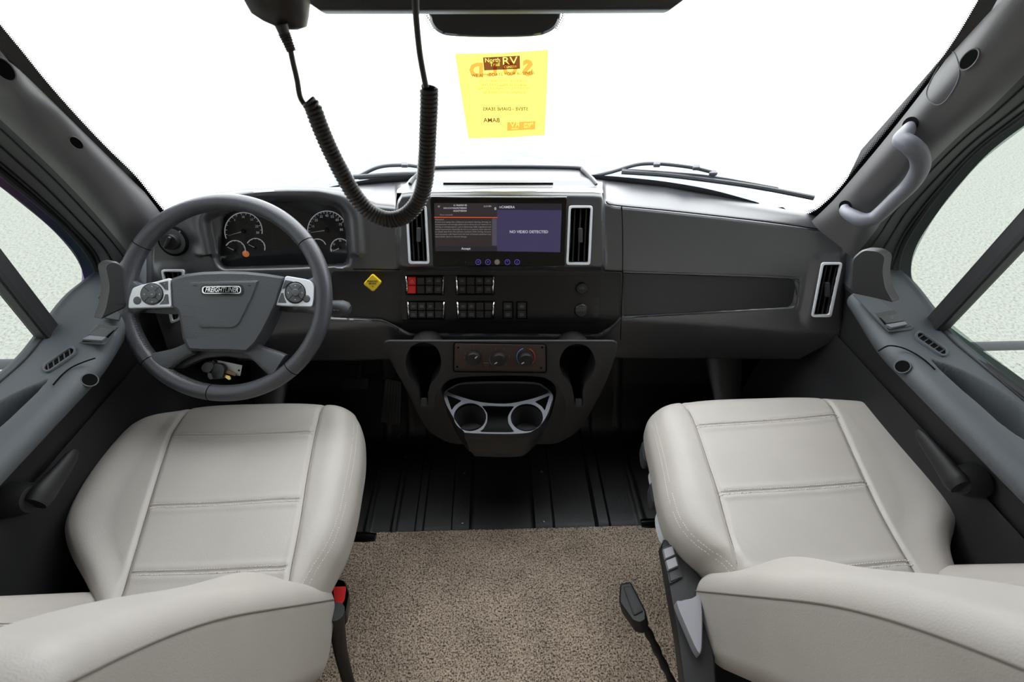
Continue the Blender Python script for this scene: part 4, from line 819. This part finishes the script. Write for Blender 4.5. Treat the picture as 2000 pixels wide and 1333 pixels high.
# column behind the wheel
SCL = thing('steering_column', WHEEL.hit(440, 600, -.12), 'black steering column shroud behind the wheel with a control stalk', 'steering column')
P = catmull([WHEEL.hit(437, 610, -.03), WHEEL.hit(437, 620, -.10), WHEEL.hit(437, 640, -.20), WHEEL.hit(437, 670, -.32)], 6); tube('column_shroud', P, np.interp(np.linspace(0, 1, len(P)), [0, .2, 1], [.05, .075, .085]), 'deep', SCL, 24)
stp = [((610, 600), -.06, .008), ((640, 600), -.05, .010), ((650, 602), -.048, .0165), ((668, 604), -.046, .019), ((679, 605), -.045, .016), ((684, 606), -.045, .009)]
P = np.array([WHEEL.hit(*map(float, p), o_) for p, o_, r in stp]); tube('control_stalk', P, [r for *_, r in stp], 'plastic', SCL, 18)
write(WHEEL, [('=|= o-o', 656, 606, 3, {})], 'stalk_marks', 'white', SCL, -.025)
# keys
KR = thing('key_ring', WHEEL.hit(430, 705, -.03), 'bunch of keys with fobs and a white paper tag hanging under the steering wheel', 'keys')
plate('paper_tag', WHEEL, rpoly([(424, 704), (473, 714), (469, 735), (430, 728)], 1), .0006, 'tag', KR, off=-.032); plate('tag_hole', WHEEL, circ(466.5, 724, 2), .0004, 'deep', KR, off=-.0312)
plate('remote_fob', WHEEL, rpoly([(400, 707), (416, 706), (420, 716), (410, 730), (396, 727), (392, 718)], 5), .012, 'plastic', KR, off=-.034, bpx=2, bm=.003)
plate('black_fob', WHEEL, rpoly([(418, 709), (434, 710), (441, 720), (436, 740), (416, 742), (412, 728)], 5), .010, 'knob', KR, off=-.030, bpx=2, bm=.003)
plate('small_fob', WHEEL, rpoly([(406, 728), (414, 730), (419, 740), (410, 742), (405, 736)], 3), .006, 'gripgrey', KR, off=-.03, bpx=1)
plate('wooden_key_tag', WHEEL, rpoly([(438, 722), (461, 731), (459, 735), (436, 728)], 1), .003, mat('tan', srgb(150, 110, 75), .5), KR, off=-.028); plate('brass_key', WHEEL, rpoly([(438, 732), (449, 735), (451, 741), (447, 743), (436, 735)], 2), .002, 'brass', KR, off=-.027)
V, Fs = tube_vf(WHEEL.hit(*circ(421, 706, 5, 3, 20).T, -.03), .0008, 6, closed=True); mk('split_ring', V, Fs, 'chrome', KR)
# pedals
PB = plane(atY(770, 790, .93), (0, -.75, .66)); AP = thing('accelerator_pedal', atY(765, 790, .93), 'long black ribbed accelerator pedal on the cab floor', 'pedal')
plate('pedal_pad', PB, rpoly([(752, 738), (786, 745), (783, 832), (741, 826)], 4), .015, 'rubber', AP, off=-.015, bpx=1.5, bm=.003)
for k in range(6):
    a = 755+5.2*k; plate('pedal_rib', PB, [(a, 742+k), (a+2.4, 742+k), (a-6+2.4+k*.6, 822+k), (a-6+k*.6, 822+k)], .003, 'plastic_dark', AP, off=0)
tube('pedal_arm', [atY(778, 742, .98), atY(778, 742, .98)+np.array([0, .25, .05])], .012, 'rubber', AP)
PB2 = plane(atY(695, 750, .98), (0, -.75, .66)); BP = thing('brake_pedal', atY(695, 750, .98), 'wide black brake pedal in the dark footwell left of the accelerator', 'pedal'); plate('pedal_pad', PB2, rpoly([(668, 738), (722, 738), (720, 762), (670, 762)], 4), .012, 'rubber', BP, off=-.012, bpx=2, bm=.003)
tube('pedal_arm', [atY(700, 742, .99), atY(700, 742, .99)+np.array([.02, .20, .12])], .012, 'rubber', BP)
# ================================================================== SEATS
def pillow_surface(fn_sec, vs, nsec=200):
    return np.array([fn_sec(v) for v in vs])
def superloop(w, h, n, N):
    a = np.linspace(0, 2*math.pi, 721)[:-1]; x = np.sign(np.cos(a))*np.abs(np.cos(a))**(2/n)*w; z = np.sign(np.sin(a))*np.abs(np.sin(a))**(2/n)*h
    return resample(np.stack([x, z], 1), N, True)
def rrloop(w, h, r, N):
    r = min(r, w, h); P = []
    for cx, cy, a0 in ((w-r, h-r, 0), (-w+r, h-r, 90), (-w+r, -h+r, 180), (w-r, -h+r, 270)):
        for a in np.radians(np.linspace(a0, a0+90, 16)): P.append((cx+r*math.cos(a), cy+r*math.sin(a)))
    return resample(np.array(P), N, True)
def ecurve(v, d0, d1, L):  # rounding factor near both ends
    a = np.clip(v*L/d0, 0, 1); b = np.clip((1-v)*L/d1, 0, 1); return np.sqrt(np.clip(1-(1-a)**2, 0, 1))*np.sqrt(np.clip(1-(1-b)**2, 0, 1))
def vsamp(n): t = np.linspace(0, 1, n); return .5-.5*np.cos(np.pi*(t*.999+.0005))*(1)*(.35)-(t-.5)*0 if False else np.interp(t, [0, .12, .88, 1], [0.0006, .05, .95, .9994])
def seat(name, s, label, group, Lp, Rp, ucs, stitches, back, seams_px, ztop=.53):
    S = thing(name, (s*.53, .45, .0), label, 'seat', group)
    A = np.array([atZ(*p, ztop-.055) for p in Lp]); Bq = np.array([atZ(*p, ztop-.055) for p in Rp]); A = A[np.argsort(A[:, 1])]; Bq = Bq[np.argsort(Bq[:, 1])]
    def xl(y): return np.interp(y, catmull(A, 5)[:, 1], catmull(A, 5)[:, 0])
    def xr(y): return np.interp(y, catmull(Bq, 5)[:, 1], catmull(Bq, 5)[:, 0])
    y0, y1 = .20, max(A[:, 1].max(), Bq[:, 1].max())+.000; H = .065; N = 420; Lg = y1-y0
    vs = vsamp(230)
    def topz(u, y):  # local shape of the upholstery, u in 0..1
        b = smooth((ucs[0]-u)/ucs[0]*1.6)*smooth(u/.06) + smooth((u-ucs[1])/(1-ucs[1])*1.6)*smooth((1-u)/.06)
        d = .016*b-.006*np.sin(np.pi*np.clip((u-ucs[0])/(ucs[1]-ucs[0]), 0, 1))
        return d
    stY = [np.array([atZ(*p, ztop) for p in st]) for st in stitches]
    SXY = []
    for sm_ in seams_px:
        q_ = np.array([atZ(*p, ztop) for p in sm_]); q_ = q_[np.argsort(q_[:, 1])]; SXY.append(catmull(q_, 6))
    rows = []
    for v in vs:
        y = y0+Lg*v; a, b = xl(y), xr(y); e = ecurve(v, .05, .045, Lg); w = (b-a)/2; cx = (a+b)/2
        w2 = w*(1-.10*(1-e)) if v > .5 else w; lp = superloop(w2, H*e+1e-5, 3.6, N); x = cx+lp[:, 0]; z = lp[:, 1]; u = (x-a)/(b-a); tp = np.clip(z/H, 0, 1)
        yy = y+0*x - (np.where((2*u-1)*s > 0, .060, .026)*np.abs(2*u-1)**2.6*smooth((v-.62)/.38)) ; z = ztop-.065+z+topz(u, y)*tp-.006*smooth((.55-(y-y0)/Lg))*tp*0
        for sx__ in SXY:
            z -= .0055*np.exp(-((x-np.interp(y, sx__[:, 1], sx__[:, 0]))/.0045)**2)*(tp > .3)*e
        sa_ = np.interp(y, SXY[0][:, 1], SXY[0][:, 0]); sb_ = np.interp(y, SXY[1][:, 1], SXY[1][:, 0]); cent = smooth((x-sa_-.003)/.006)*smooth((sb_-x-.003)/.006)*(tp > .3)
        for st in stY:
            ys_ = np.interp(x, st[:, 0], st[:, 1]); z -= .0013*np.exp(-((yy-ys_)/.003)**2)*cent; z += .0015*np.exp(-((np.abs(yy-ys_)-.009)/.006)**2)*cent
        rows.append(np.stack([x, yy, z], 1))
    G = np.array(rows); V, Fs = gridmesh(G, True, True); cu_ = mk('seat_cushion', V, Fs, 'leather', S, angle=80)
    top3 = G
    def on_top(x, y, dz=0):  # height of cushion by nearest vertex
        up_ = G.reshape(-1, 3); up_ = up_[up_[:, 2] > ztop-.05]; i = np.argmin((up_[:, 0]-x)**2+(up_[:, 1]-y)**2); return np.array([x, y, up_[i, 2]+dz])
    # seams: dark line in the grooves
    for sx__ in SXY:
        P = []
        for y in np.linspace(.30, y1-.012, 40): P.append(on_top(np.interp(y, sx__[:, 1], sx__[:, 0]), y, -.0002))
        P = np.array(P); P[1:-1, 2] = (P[:-2, 2]+P[1:-1, 2]+P[2:, 2])/3; tube('cushion_seam', P, .0011, 'seam', cu_, 6)
    # double stitch rows
    for st in stY:
        B = MB(); L = resample(st, int(np.linalg.norm(st[-1]-st[0])/.0045))
        for o_ in (-.0035, .0035):
            for i in range(len(L)-1):
                p = L[i]; q = L[i]+(L[i+1]-L[i])*.62; pa = on_top(p[0], p[1]+o_, .0012); qa = on_top(q[0], q[1]+o_+.0006, .0012); B.add(*tube_vf(np.array([pa, qa]), .0007, 4))
        B.build('stitching', 'stitch', cu_)
    # edge stitch row on the aisle side
    B = MB(); ye = np.linspace(.315, y1-.075, 80); inner = xr if s < 0 else xl; sg = 1 if s < 0 else -1
    for off_ in (.012, .018):
        Lq = np.array([on_top(inner(y)-sg*off_, y, .0003) for y in ye])
        for i in range(0, len(Lq)-1): B.add(*tube_vf(np.array([Lq[i], Lq[i]+(Lq[i+1]-Lq[i])*.6]), .0006, 4))
    B.build('edge_stitching', 'stitch', cu_)
    # backrest ------------------------------------------------------
    O, rec, Hh, tk, xa, xb, shoulder = back
    rc = math.radians(rec); hv = np.array([0, -math.sin(rc), math.cos(rc)]); nv = np.array([0, math.cos(rc), math.sin(rc)]); O = np.array(O, float)
    rows = []; c_off = []; vs = vsamp(200); N = 360
    for v in vs:
        hgt = Hh*v; e = ecurve(v, .038, .055, Hh); w = (xb-xa)/2*(1-.05*(1-e)) ; cx = (xa+xb)/2; lp = rrloop(w, tk/2*e+1e-5, .034, N); x = cx+lp[:, 0]; n = lp[:, 1]; u = (x-xa)/(xb-xa); tp = np.clip(n/(tk/2), 0, 1)
        if s > 0: ua = u
        else: ua = 1-u       # ua = 0 at the aisle side
        n = n-tp*.030*smooth((ua-.20)/.14)*smooth((.82-ua)/.14)*smooth(v/.25)
        n = n+tp*.020*np.exp(-((ua-.17)/.085)**2)*np.exp(-((hgt-.20)/.10)**2)
        for uc in (.30, .74): n -= .004*np.exp(-(((ua-uc)*(xb-xa))/.005)**2)*(tp > .3)*e
        curve = -.05*smooth((hgt-.30)/.45)*(hgt-.30)*3*(hgt > .3)
        P = O+np.outer(np.ones(N), hv*hgt)+np.outer(n+curve, nv); P[:, 0] = x; rows.append(P); c_off.append(float(n.mean()))
    G2 = np.array(rows); V, Fs = gridmesh(G2, True, True); bk = mk('backrest', V, Fs, 'leather', S, angle=80)
    # seam along the aisle side of the backrest between bolster and side panel
    P = []
    for i in range(10, 190, 3):
        r_ = G2[i]; c = r_.mean(0); nn = (r_-c)@nv; sd_ = (c[0]-r_[:, 0]) if s > 0 else (r_[:, 0]-c[0]); tgt = nn.max()-.030 if False else tk/2-.026-c_off[i]
        base_n = nn[np.argmax(sd_)]; best = None
        for j in range(N):
            k = (j+1) % N
            if sd_[j] > .6*sd_.max() and (nn[j]-tgt)*(nn[k]-tgt) <= 0 and nn[j] != nn[k]:
                f = (tgt-nn[j])/(nn[k]-nn[j]); q = r_[j]+(r_[k]-r_[j])*f
                if best is None or abs(q[0]-c[0]) > abs(best[0]-c[0]): best = q
        if best is not None: P.append(best+np.array([-s*.0004, 0, 0]))
    P = np.array(P); P[1:-1] = (P[:-2]+P[1:-1]*2+P[2:])/4; tube('bolster_seam', P, .0014, 'seam', bk, 6)
    # centre-panel double seam across the backrest front
    for hh in (.30, .34):
        P = []
        i = int(np.argmin(np.abs(vs*Hh-hh))); r_ = G2[i]; c = r_.mean(0); f = r_[(r_-c)@nv > 0]; f = f[np.argsort(f[:, 0])]; f = f[(f[:, 0] > xa+.13) & (f[:, 0] < xb-.12)]; tube('centre_panel_seam', f+nv*.0002, .001, 'seam', bk, 6)
    # base
    o = MB().add(*boxf(WF, .30, .42, .36, (s*.585, .36, .23))).build('seat_base', 'deep', S); bev(o, .01)
    return S, G, G2
leftS, GA, GB = seat('cab_seat', -1, 'grey-beige leather driver seat behind the steering wheel', None,
    [(310, 805), (262, 845), (200, 920), (160, 980), (138, 1030), (137, 1062), (150, 1100), (178, 1150), (205, 1210)], [(706, 806), (713, 840), (711, 900), (702, 960), (691, 1020), (672, 1080), (646, 1128), (610, 1200)],
    (.215, .815), [[(340, 850), (612, 843)], [(290, 988), (587, 974)], [(255, 1120), (560, 1108)]], ((0, .300, .385), 23, .615, .15, -.76, -.302, .97),
    [[(362, 800), (345, 825), (330, 852), (300, 940), (270, 1040), (240, 1142), (222, 1210)], [(626, 792), (618, 825), (612, 850), (597, 930), (585, 1010), (567, 1110), (555, 1200)]])
rightS, GA2, GB2 = seat('cab_seat', 1, 'pale grey-beige leather passenger seat on the right with side controls', None,
    [(1262, 794), (1256, 815), (1258, 845), (1275, 920), (1290, 1000), (1310, 1050), (1345, 1090), (1385, 1120), (1440, 1190)], [(1690, 783), (1740, 818), (1800, 878), (1842, 940), (1866, 1000), (1866, 1030), (1850, 1062), (1846, 1100), (1862, 1160), (1880, 1220)],
    (.19, .745), [[(1362, 831), (1640, 810)], [(1405, 962), (1700, 942)], [(1440, 1122), (1785, 1098)]], ((0, .284, .42), 23, .67, .14, .328, .83, 1.03),
    [[(1336, 782), (1350, 805), (1362, 832), (1385, 900), (1405, 960), (1437, 1080), (1465, 1180)], [(1606, 768), (1625, 790), (1645, 830), (1700, 950), (1740, 1030), (1805, 1143), (1840, 1210)]])
# right seat side controls
sp_ = thing
SXR = plane((.275, 0, 0), (-1, 0, 0)); 
TOPZ = plane((0, 0, .455), (0, 0, 1))
base = rpoly([(1290, 1060), (1300, 1052), (1322, 1058), (1345, 1100), (1385, 1150), (1400, 1340), (1340, 1380), (1322, 1240)], 8)
V, Fs = plate_vf(TOPZ, resample(base, 60, True), .03, off=-.03, bpx=3, bm=.006); mk('side_trim', V, Fs, 'plastic_dark', rightS)
V, Fs = plate_vf(TOPZ, rpoly([(1292, 1072), (1316, 1063), (1334, 1128), (1308, 1142)], 4), .004, bpx=1, off=0); pn = mk('control_panel', V, Fs, 'plastic', rightS)
for q in ([(1295, 1074), (1314, 1067), (1319, 1084), (1299, 1093)], [(1300, 1096), (1320, 1088), (1325, 1106), (1305, 1115)]): plate('control_button', TOPZ, rpoly(q, 2), .008, 'levergrey', pn, off=.003, bpx=1.5, bm=.002)
plate('blank_cover', TOPZ, rpoly([(1306, 1118), (1325, 1110), (1330, 1128), (1310, 1137)], 2), .004, 'plastic', pn, off=.002, bpx=1)
V, Fs = plate_vf(TOPZ, catmull([(1321, 1181), (1332, 1174), (1350, 1170), (1370, 1168), (1372, 1250), (1368, 1278), (1360, 1272), (1345, 1240)], 5, True), .02, off=0, bpx=2, bm=.004); mk('recline_lever', V, Fs, 'levergrey', rightS)
kz = plane((0, 0, .42), (0, 0, 1)); plate('height_knob', kz, catmull([(1284, 1000), (1292, 990), (1302, 1010), (1310, 1040), (1306, 1056), (1295, 1050), (1286, 1025)], 5, True), .03, 'silver', rightS, off=-.03, bpx=3, bm=.006)
plate('front_knob', kz, catmull([(1270, 918), (1280, 912), (1290, 930), (1288, 946), (1276, 944)], 5, True), .03, 'silver', rightS, off=-.03, bpx=3, bm=.006)
for c in ((1262, 885), (1278, 965)): plate('side_bolt_cover', kz, catmull([(c[0]-9, c[1]-18), (c[0]+6, c[1]-20), (c[0]+9, c[1]+14), (c[0]-6, c[1]+16)], 5, True), .03, 'plastic', rightS, off=-.035, bpx=3, bm=.006)
for S_, a, b in ((rightS, (1252, 1023), (1300, 1022)), (leftS, (734, 1050), (660, 1049))):
    P = np.array([atZ(*a, .22), atZ(*b, .22)]); tube('slide_lever', resample(P, 5), [.010, .0125, .0125, .0125, .0125], 'black', S_, 14, flat=.6, nref=(0, 0, 1))
# ================================================================== BELT BUCKLES
BK = thing('seat_belt_buckle', atZ(650, 1165, .45), 'black buckle with a red release button beside the driver seat', 'seat belt buckle')
bz = plane((0, 0, .45), (0, .5, .86)); plate('buckle_body', bz, rpoly([(646, 1128), (674, 1136), (683, 1160), (677, 1196), (664, 1206), (650, 1180)], 5), .03, 'black', BK, off=-.03, bpx=2, bm=.004)
plate('release_button', bz, rpoly([(650, 1147), (676, 1146), (673, 1170), (665, 1182), (654, 1182)], 3), .004, 'redbuckle', BK, off=.0, bpx=1.2)
P = catmull([atZ(655, 1195, .42), atZ(660, 1235, .33), atZ(668, 1285, .22), atZ(684, 1345, .12)], 6); tube('buckle_stalk', P, np.interp(np.linspace(0, 1, len(P)), [0, .3, 1], [.016, .014, .011]), 'rubber', BK, 12)
B2 = thing('seat_belt_buckle', atZ(1230, 1170, .34), 'black wedge-shaped buckle on a stalk over the carpet beside the passenger seat', 'seat belt buckle')
bz = plane(atZ(1232, 1176, .36), (-.25, .25, .93)); plate('buckle_body', bz, rpoly([(1211, 1141), (1232, 1137), (1262, 1196), (1262, 1212), (1250, 1219), (1235, 1214), (1209, 1177)], 4), .034, 'rubber', B2, off=-.034, bpx=3, bm=.004)
plate('buckle_face', bz, rpoly([(1217, 1147), (1231, 1145), (1256, 1194), (1238, 1203)], 3), .003, 'rubber', B2, off=0, bpx=2)
P = catmull([atZ(1252, 1210, .335), atZ(1268, 1240, .30), atZ(1285, 1275, .26), atZ(1304, 1315, .20), atZ(1320, 1350, .15)], 6); rr = .0075+.0012*np.sin(np.arange(len(P))*1.3); tube('buckle_stalk', P, rr, 'rubber', B2, 12)
# ================================================================== SOLD SIGN
def knock(rect_pts, items):
    cu = bpy.data.curves.new('k', 'CURVE'); cu.dimensions = '2D'; cu.fill_mode = 'BOTH'; cu.resolution_u = 3
    sp = cu.splines.new('POLY'); sp.points.add(len(rect_pts)-1); sp.use_cyclic_u = True
    for p, q in zip(sp.points, rect_pts): p.co = (q[0], -q[1], 0, 1)
    for s_, x, y, size, kw in items:
        tc = bpy.data.curves.new('t', 'FONT'); tc.body = s_; tc.size = size*1.35; tc.align_x = 'CENTER'; tc.align_y = 'CENTER'; tc.offset = kw.get('bold', 0)*size
        to = bpy.data.objects.new('t', tc); COL.objects.link(to); bpy.context.view_layer.update()
        with bpy.context.temp_override(active_object=to, object=to, selected_objects=[to], selected_editable_objects=[to]): bpy.ops.object.convert(target='CURVE')
        mi_ = -1 if kw.get('mirror') else 1; r_ = -kw.get('rot', 0); c_, q_ = math.cos(r_), math.sin(r_); sx_ = kw.get('sx', 1)
        def tf(v): a, b = v[0]*mi_*sx_, v[1]; return (a*c_-b*q_+x, a*q_+b*c_-y, 0)
        for sl in to.data.splines:
            n_ = cu.splines.new('BEZIER'); n_.bezier_points.add(len(sl.bezier_points)-1); n_.use_cyclic_u = True
            for a, b in zip(n_.bezier_points, sl.bezier_points):
                a.handle_left_type = a.handle_right_type = 'FREE'; a.co = tf(b.co); a.handle_left = tf(b.handle_left); a.handle_right = tf(b.handle_right)
        d_ = to.data; bpy.data.objects.remove(to)
    ko = bpy.data.objects.new('k', cu); COL.objects.link(ko); bpy.context.view_layer.update()
    me = bpy.data.meshes.new_from_object(ko.evaluated_get(bpy.context.evaluated_depsgraph_get())); V = np.array([v.co[:2] for v in me.vertices])*np.array([1, -1]); Fs = [tuple(p.vertices) for p in me.polygons]
    bpy.data.objects.remove(ko); bpy.data.curves.remove(cu); bpy.data.meshes.remove(me); return V, Fs
def zc(x, y): return np.array([870+x/6.345, 80+y/6.345])
corn = [zc(118, 158), zc(700, 150), zc(1275, 110), zc(1255, 700), zc(1232, 1170), zc(760, 1200), zc(285, 1210), zc(200, 700)]
SG = thing('paper_sign', WIND.hit(980., 185., .004), 'yellow paper sold sign taped inside the windshield', 'sign')
WP = Surf(lambda P: WIND.g(P), 1.0)
cc = catmull(np.array(corn)[[0, 1, 2]], 5); poly = np.vstack([corn[0], corn[1], corn[2], corn[3], corn[4], corn[5], corn[6], corn[7]]); V, Fs = plate_vf(WIND, np.vstack([np.linspace(poly[i], poly[(i+1) % 8], 6)[:-1] for i in range(8)]), .0003, off=.004); mk('sheet', V, Fs, 'paper', SG, smoothed=False)
def wz(V): return np.stack([870+V[:, 0]/6.345, 80+V[:, 1]/6.345], 1)
def ink(items, nm, m, off): return write(WIND, items, nm, m, SG, off, warp=wz)
def zp(pts): return wz(np.array(pts, float))
mi = dict(mirror=True); mib = dict(mirror=True, bold=.012)
ink([('S', 1020, 345, 190, dict(mirror=True, bold=.06, sx=1.0)), ('O', 800, 355, 160, dict(mirror=True, bold=.06)), ('L', 590, 360, 150, dict(mirror=True, bold=.06)), ('D', 385, 370, 170, dict(mirror=True, bold=.06))], 'sold_lettering', 'p_orange', .0046)
V, Fs = knock([(465, 205), (922, 183), (925, 345), (480, 366)], [('North', 583, 240, 56, dict(bold=.012, rot=-.04)), ('Trail', 612, 293, 50, dict(bold=.012, rot=-.04)), ('RV', 796, 250, 100, dict(bold=.03, sx=1.2, rot=-.04)), ('CENTER', 805, 322, 32, dict(bold=.01, rot=-.04))])
V = wz(V); mk('dealer_logo', WIND.hit(V[:, 0], V[:, 1], .0048), Fs, 'p_brown', SG, smoothed=False)
V, Fs = knock([(765, 1008), (1115, 996), (1112, 1096), (765, 1116)], [('North', 1030, 1028, 34, dict(bold=.01, rot=-.04, mirror=True)), ('Trail', 1015, 1065, 34, dict(bold=.01, rot=-.04, mirror=True)), ('RV', 862, 1040, 60, dict(bold=.03, rot=-.04, mirror=True, sx=1.2)), ('CENTER', 862, 1088, 18, dict(bold=0, rot=-.04, mirror=True))])
V = wz(V); mk('small_logo', WIND.hit(V[:, 0], V[:, 1], .0046), Fs, 'p_orange', SG, smoothed=False)
ink([('WE APPRECIATE YOUR BUSINESS', 715, 415, 40, dict(rot=-.05, sx=.98))], 'slogan', 'p_brown', .0050)
ink([('OUR GOAL IS TO TREAT OUR', 715, 497, 32, mib), ('GUESTS SO WELL THAT THEY', 715, 545, 32, mib), ('WOULD NOT CONSIDER DOING', 720, 592, 32, mib), ('BUSINESS ANYWHERE ELSE!', 725, 640, 32, mib)], 'message', 'p_text', .0046)
ink([('A DREAM COME TRUE FOR', 725, 730, 28, mi), ('WE APPRECIATE YOUR BUSINESS', 800, 888, 20, mi)], 'faint_message', 'p_pale', .0046)
ink([('STEVE - DIANE SEARS', 745, 845, 44, dict(mirror=True, shear=.1, bold=.02)), ('BAMA', 575, 985, 56, dict(mirror=True, shear=.1, bold=.02))], 'handwriting', 'p_brown', .0046)
B = MB()
for a, b, c, d in ((400, 690, 1150, 680), (440, 800, 1150, 800), (430, 915, 1160, 910), (300, 560, 1150, 545)): B.add(*plate_vf(WIND, zp([(a, b), (c, d), (c, d+3), (a, b+3)]), .0001, off=.0046))
def star(cx, cy, r): return zp([(cx+(r if k % 2 == 0 else r*.42)*math.sin(k*math.pi/5), cy-(r if k % 2 == 0 else r*.42)*math.cos(k*math.pi/5)) for k in range(10)])
for k in range(4): B.add(*plate_vf(WIND, star(215+66*k, 236-k, 20), .0001, off=.0046))
for k in range(4): B.add(*plate_vf(WIND, star(990+64*k, 200-4*k, 20), .0001, off=.0046))
for k in range(15): B.add(*plate_vf(WIND, star(218+8.6*k, 290+58*k, 17), .0001, off=.0046)); B.add(*plate_vf(WIND, star(1188-2.4*k, 245+60*k, 17), .0001, off=.0046))
for k in range(15): B.add(*plate_vf(WIND, star(345+58*k, 1155-1.5*k, 15), .0001, off=.0046))
B.build('star_border', 'p_pale', SG, smoothed=False)
# ================================================================== OVERHEAD
OC = thing('overhead_console', (0, .66, 1.33), 'black overhead console at the top centre above the windshield', 'overhead console')
sec = [(.62, 1.40), (.600, 1.30), (.603, 1.266), (.615, 1.256), (.66, 1.252), (.74, 1.262), (.78, 1.30), (.80, 1.40)]
sc_ = catmull(sec, 6); G = []
for x, k in ((-.335, .0), (-.33, .25), (-.31, .35), (-.27, .45), (-.2, .93), (-.185, 1.0), (.195, 1.0), (.21, .93), (.28, .45), (.33, .25), (.335, 0)):
    G.append([(x, y, 1.40+(z-1.40)*k) for y, z in sc_])
G = np.array(G); V, Fs = gridmesh(G); mk('console_shell', V, Fs, 'plastic_dark', OC, angle=50)
MR = thing('sensor_housing', WIND.hit(965., 40., .02), 'dark sensor housing on the windshield under the overhead console', 'sensor housing')
plate('housing', WIND, catmull([(838, -20), (838, 30), (845, 52), (862, 66), (890, 71), (965, 73), (1040, 71), (1070, 64), (1088, 50), (1095, 28), (1095, -20)], 5, True), .05, 'plastic_dark', MR, bpx=5, bm=.01, off=.002)
B = MB()
for k in range(3):
    for i in range(16):
        for sx_, x0 in ((-1, 836), (1, 1097)):
            y = -5+4*i+2*(k % 2); x = x0+sx_*(2+4*k)-sx_*max(0, (i-9))*2.2; c = circ(x, y, 1.6-.35*k, k=7); B.add(WIND.hit(c[:, 0], c[:, 1], .001), [tuple(range(7))])
B.build('dotted_border', 'black', MR, smoothed=False)
# ================================================================== MICROPHONE
MC = thing('handheld_microphone', atY(530, 10, .56), 'black handheld radio microphone with a coiled cord hanging from above', 'microphone')
G = []
for t_, (px, py), w_, th_ in ((0, (553, 52), .010, .010), (.08, (550, 47), .018, .015), (.2, (546, 38), .026, .018), (.4, (541, 15), .030, .020), (.6, (534, -12), .034, .021), (.8, (526, -40), .036, .021), (1, (518, -70), .034, .018)):
    c = atY(px, py, .56); lp = superloop(w_, th_, 2.8, 40); e = atY(px+1, py, .56)-atY(px, py, .56); e /= np.linalg.norm(e); G.append([c+a*e*.92+b*np.array([0, -1, 0])+a*np.array([0, 0, -.25]) for a, b in lp])
V, Fs = gridmesh(np.array(G), True, True); mk('microphone_body', V, Fs, 'cord', MC)
YC = .54
def cpt(L): L = np.array(L, float); return atY(L[:, 0], L[:, 1], YC)
P = catmull(cpt([(549, 48), (555, 65), (562, 82), (569, 100)]), 12); n = len(P); tube('strain_relief', P, np.interp(np.linspace(0, 1, n), [0, .5, 1], [.0065, .0050, .0045])+.0010*(np.sin(np.arange(n)*2.0) > 0)*(np.linspace(0, 1, n) > .35), 'cord', MC, 12)
tube('straight_cord', catmull(cpt([(567, 96), (573, 125), (580, 155), (585, 185), (591, 199), (598, 206), (606, 203)]), 8), .0030, 'cord', MC, 10)
tube('straight_cord', catmull(cpt([(811, -30), (812, 20), (815, 60), (820, 105), (827, 145), (832, 170)]), 8), .0033, 'cord', MC, 10)
cp_ = catmull(cpt([(603, 198), (612, 212), (622, 240), (641, 285), (666, 335), (692, 380), (720, 412), (752, 428), (782, 426), (805, 410), (821, 385), (830, 350), (834, 300), (836, 250), (838, 205), (838, 172)]), 30)
Lc = np.linalg.norm(np.diff(cp_, axis=0), axis=1).sum(); turns = 78; npts = turns*14; cp_ = resample(cp_, npts); T = np.gradient(cp_, axis=0); T /= np.linalg.norm(T, axis=1, keepdims=True)
u_ = np.cross(T, np.array([0, 1., 0])); u_ /= np.linalg.norm(u_, axis=1, keepdims=True); v_ = np.cross(T, u_); ph = np.arange(npts)*2*math.pi/14; tt = np.linspace(0, 1, npts)
rc = np.interp(tt, [0, .03, .5, 1], [.0062, .0072, .0078, .0078])
H = cp_+rc[:, None]*(np.cos(ph)[:, None]*u_+np.sin(ph)[:, None]*v_); H = catmull(H, 1); tube('coiled_cord', H, .0026, 'cord', MC, 7)
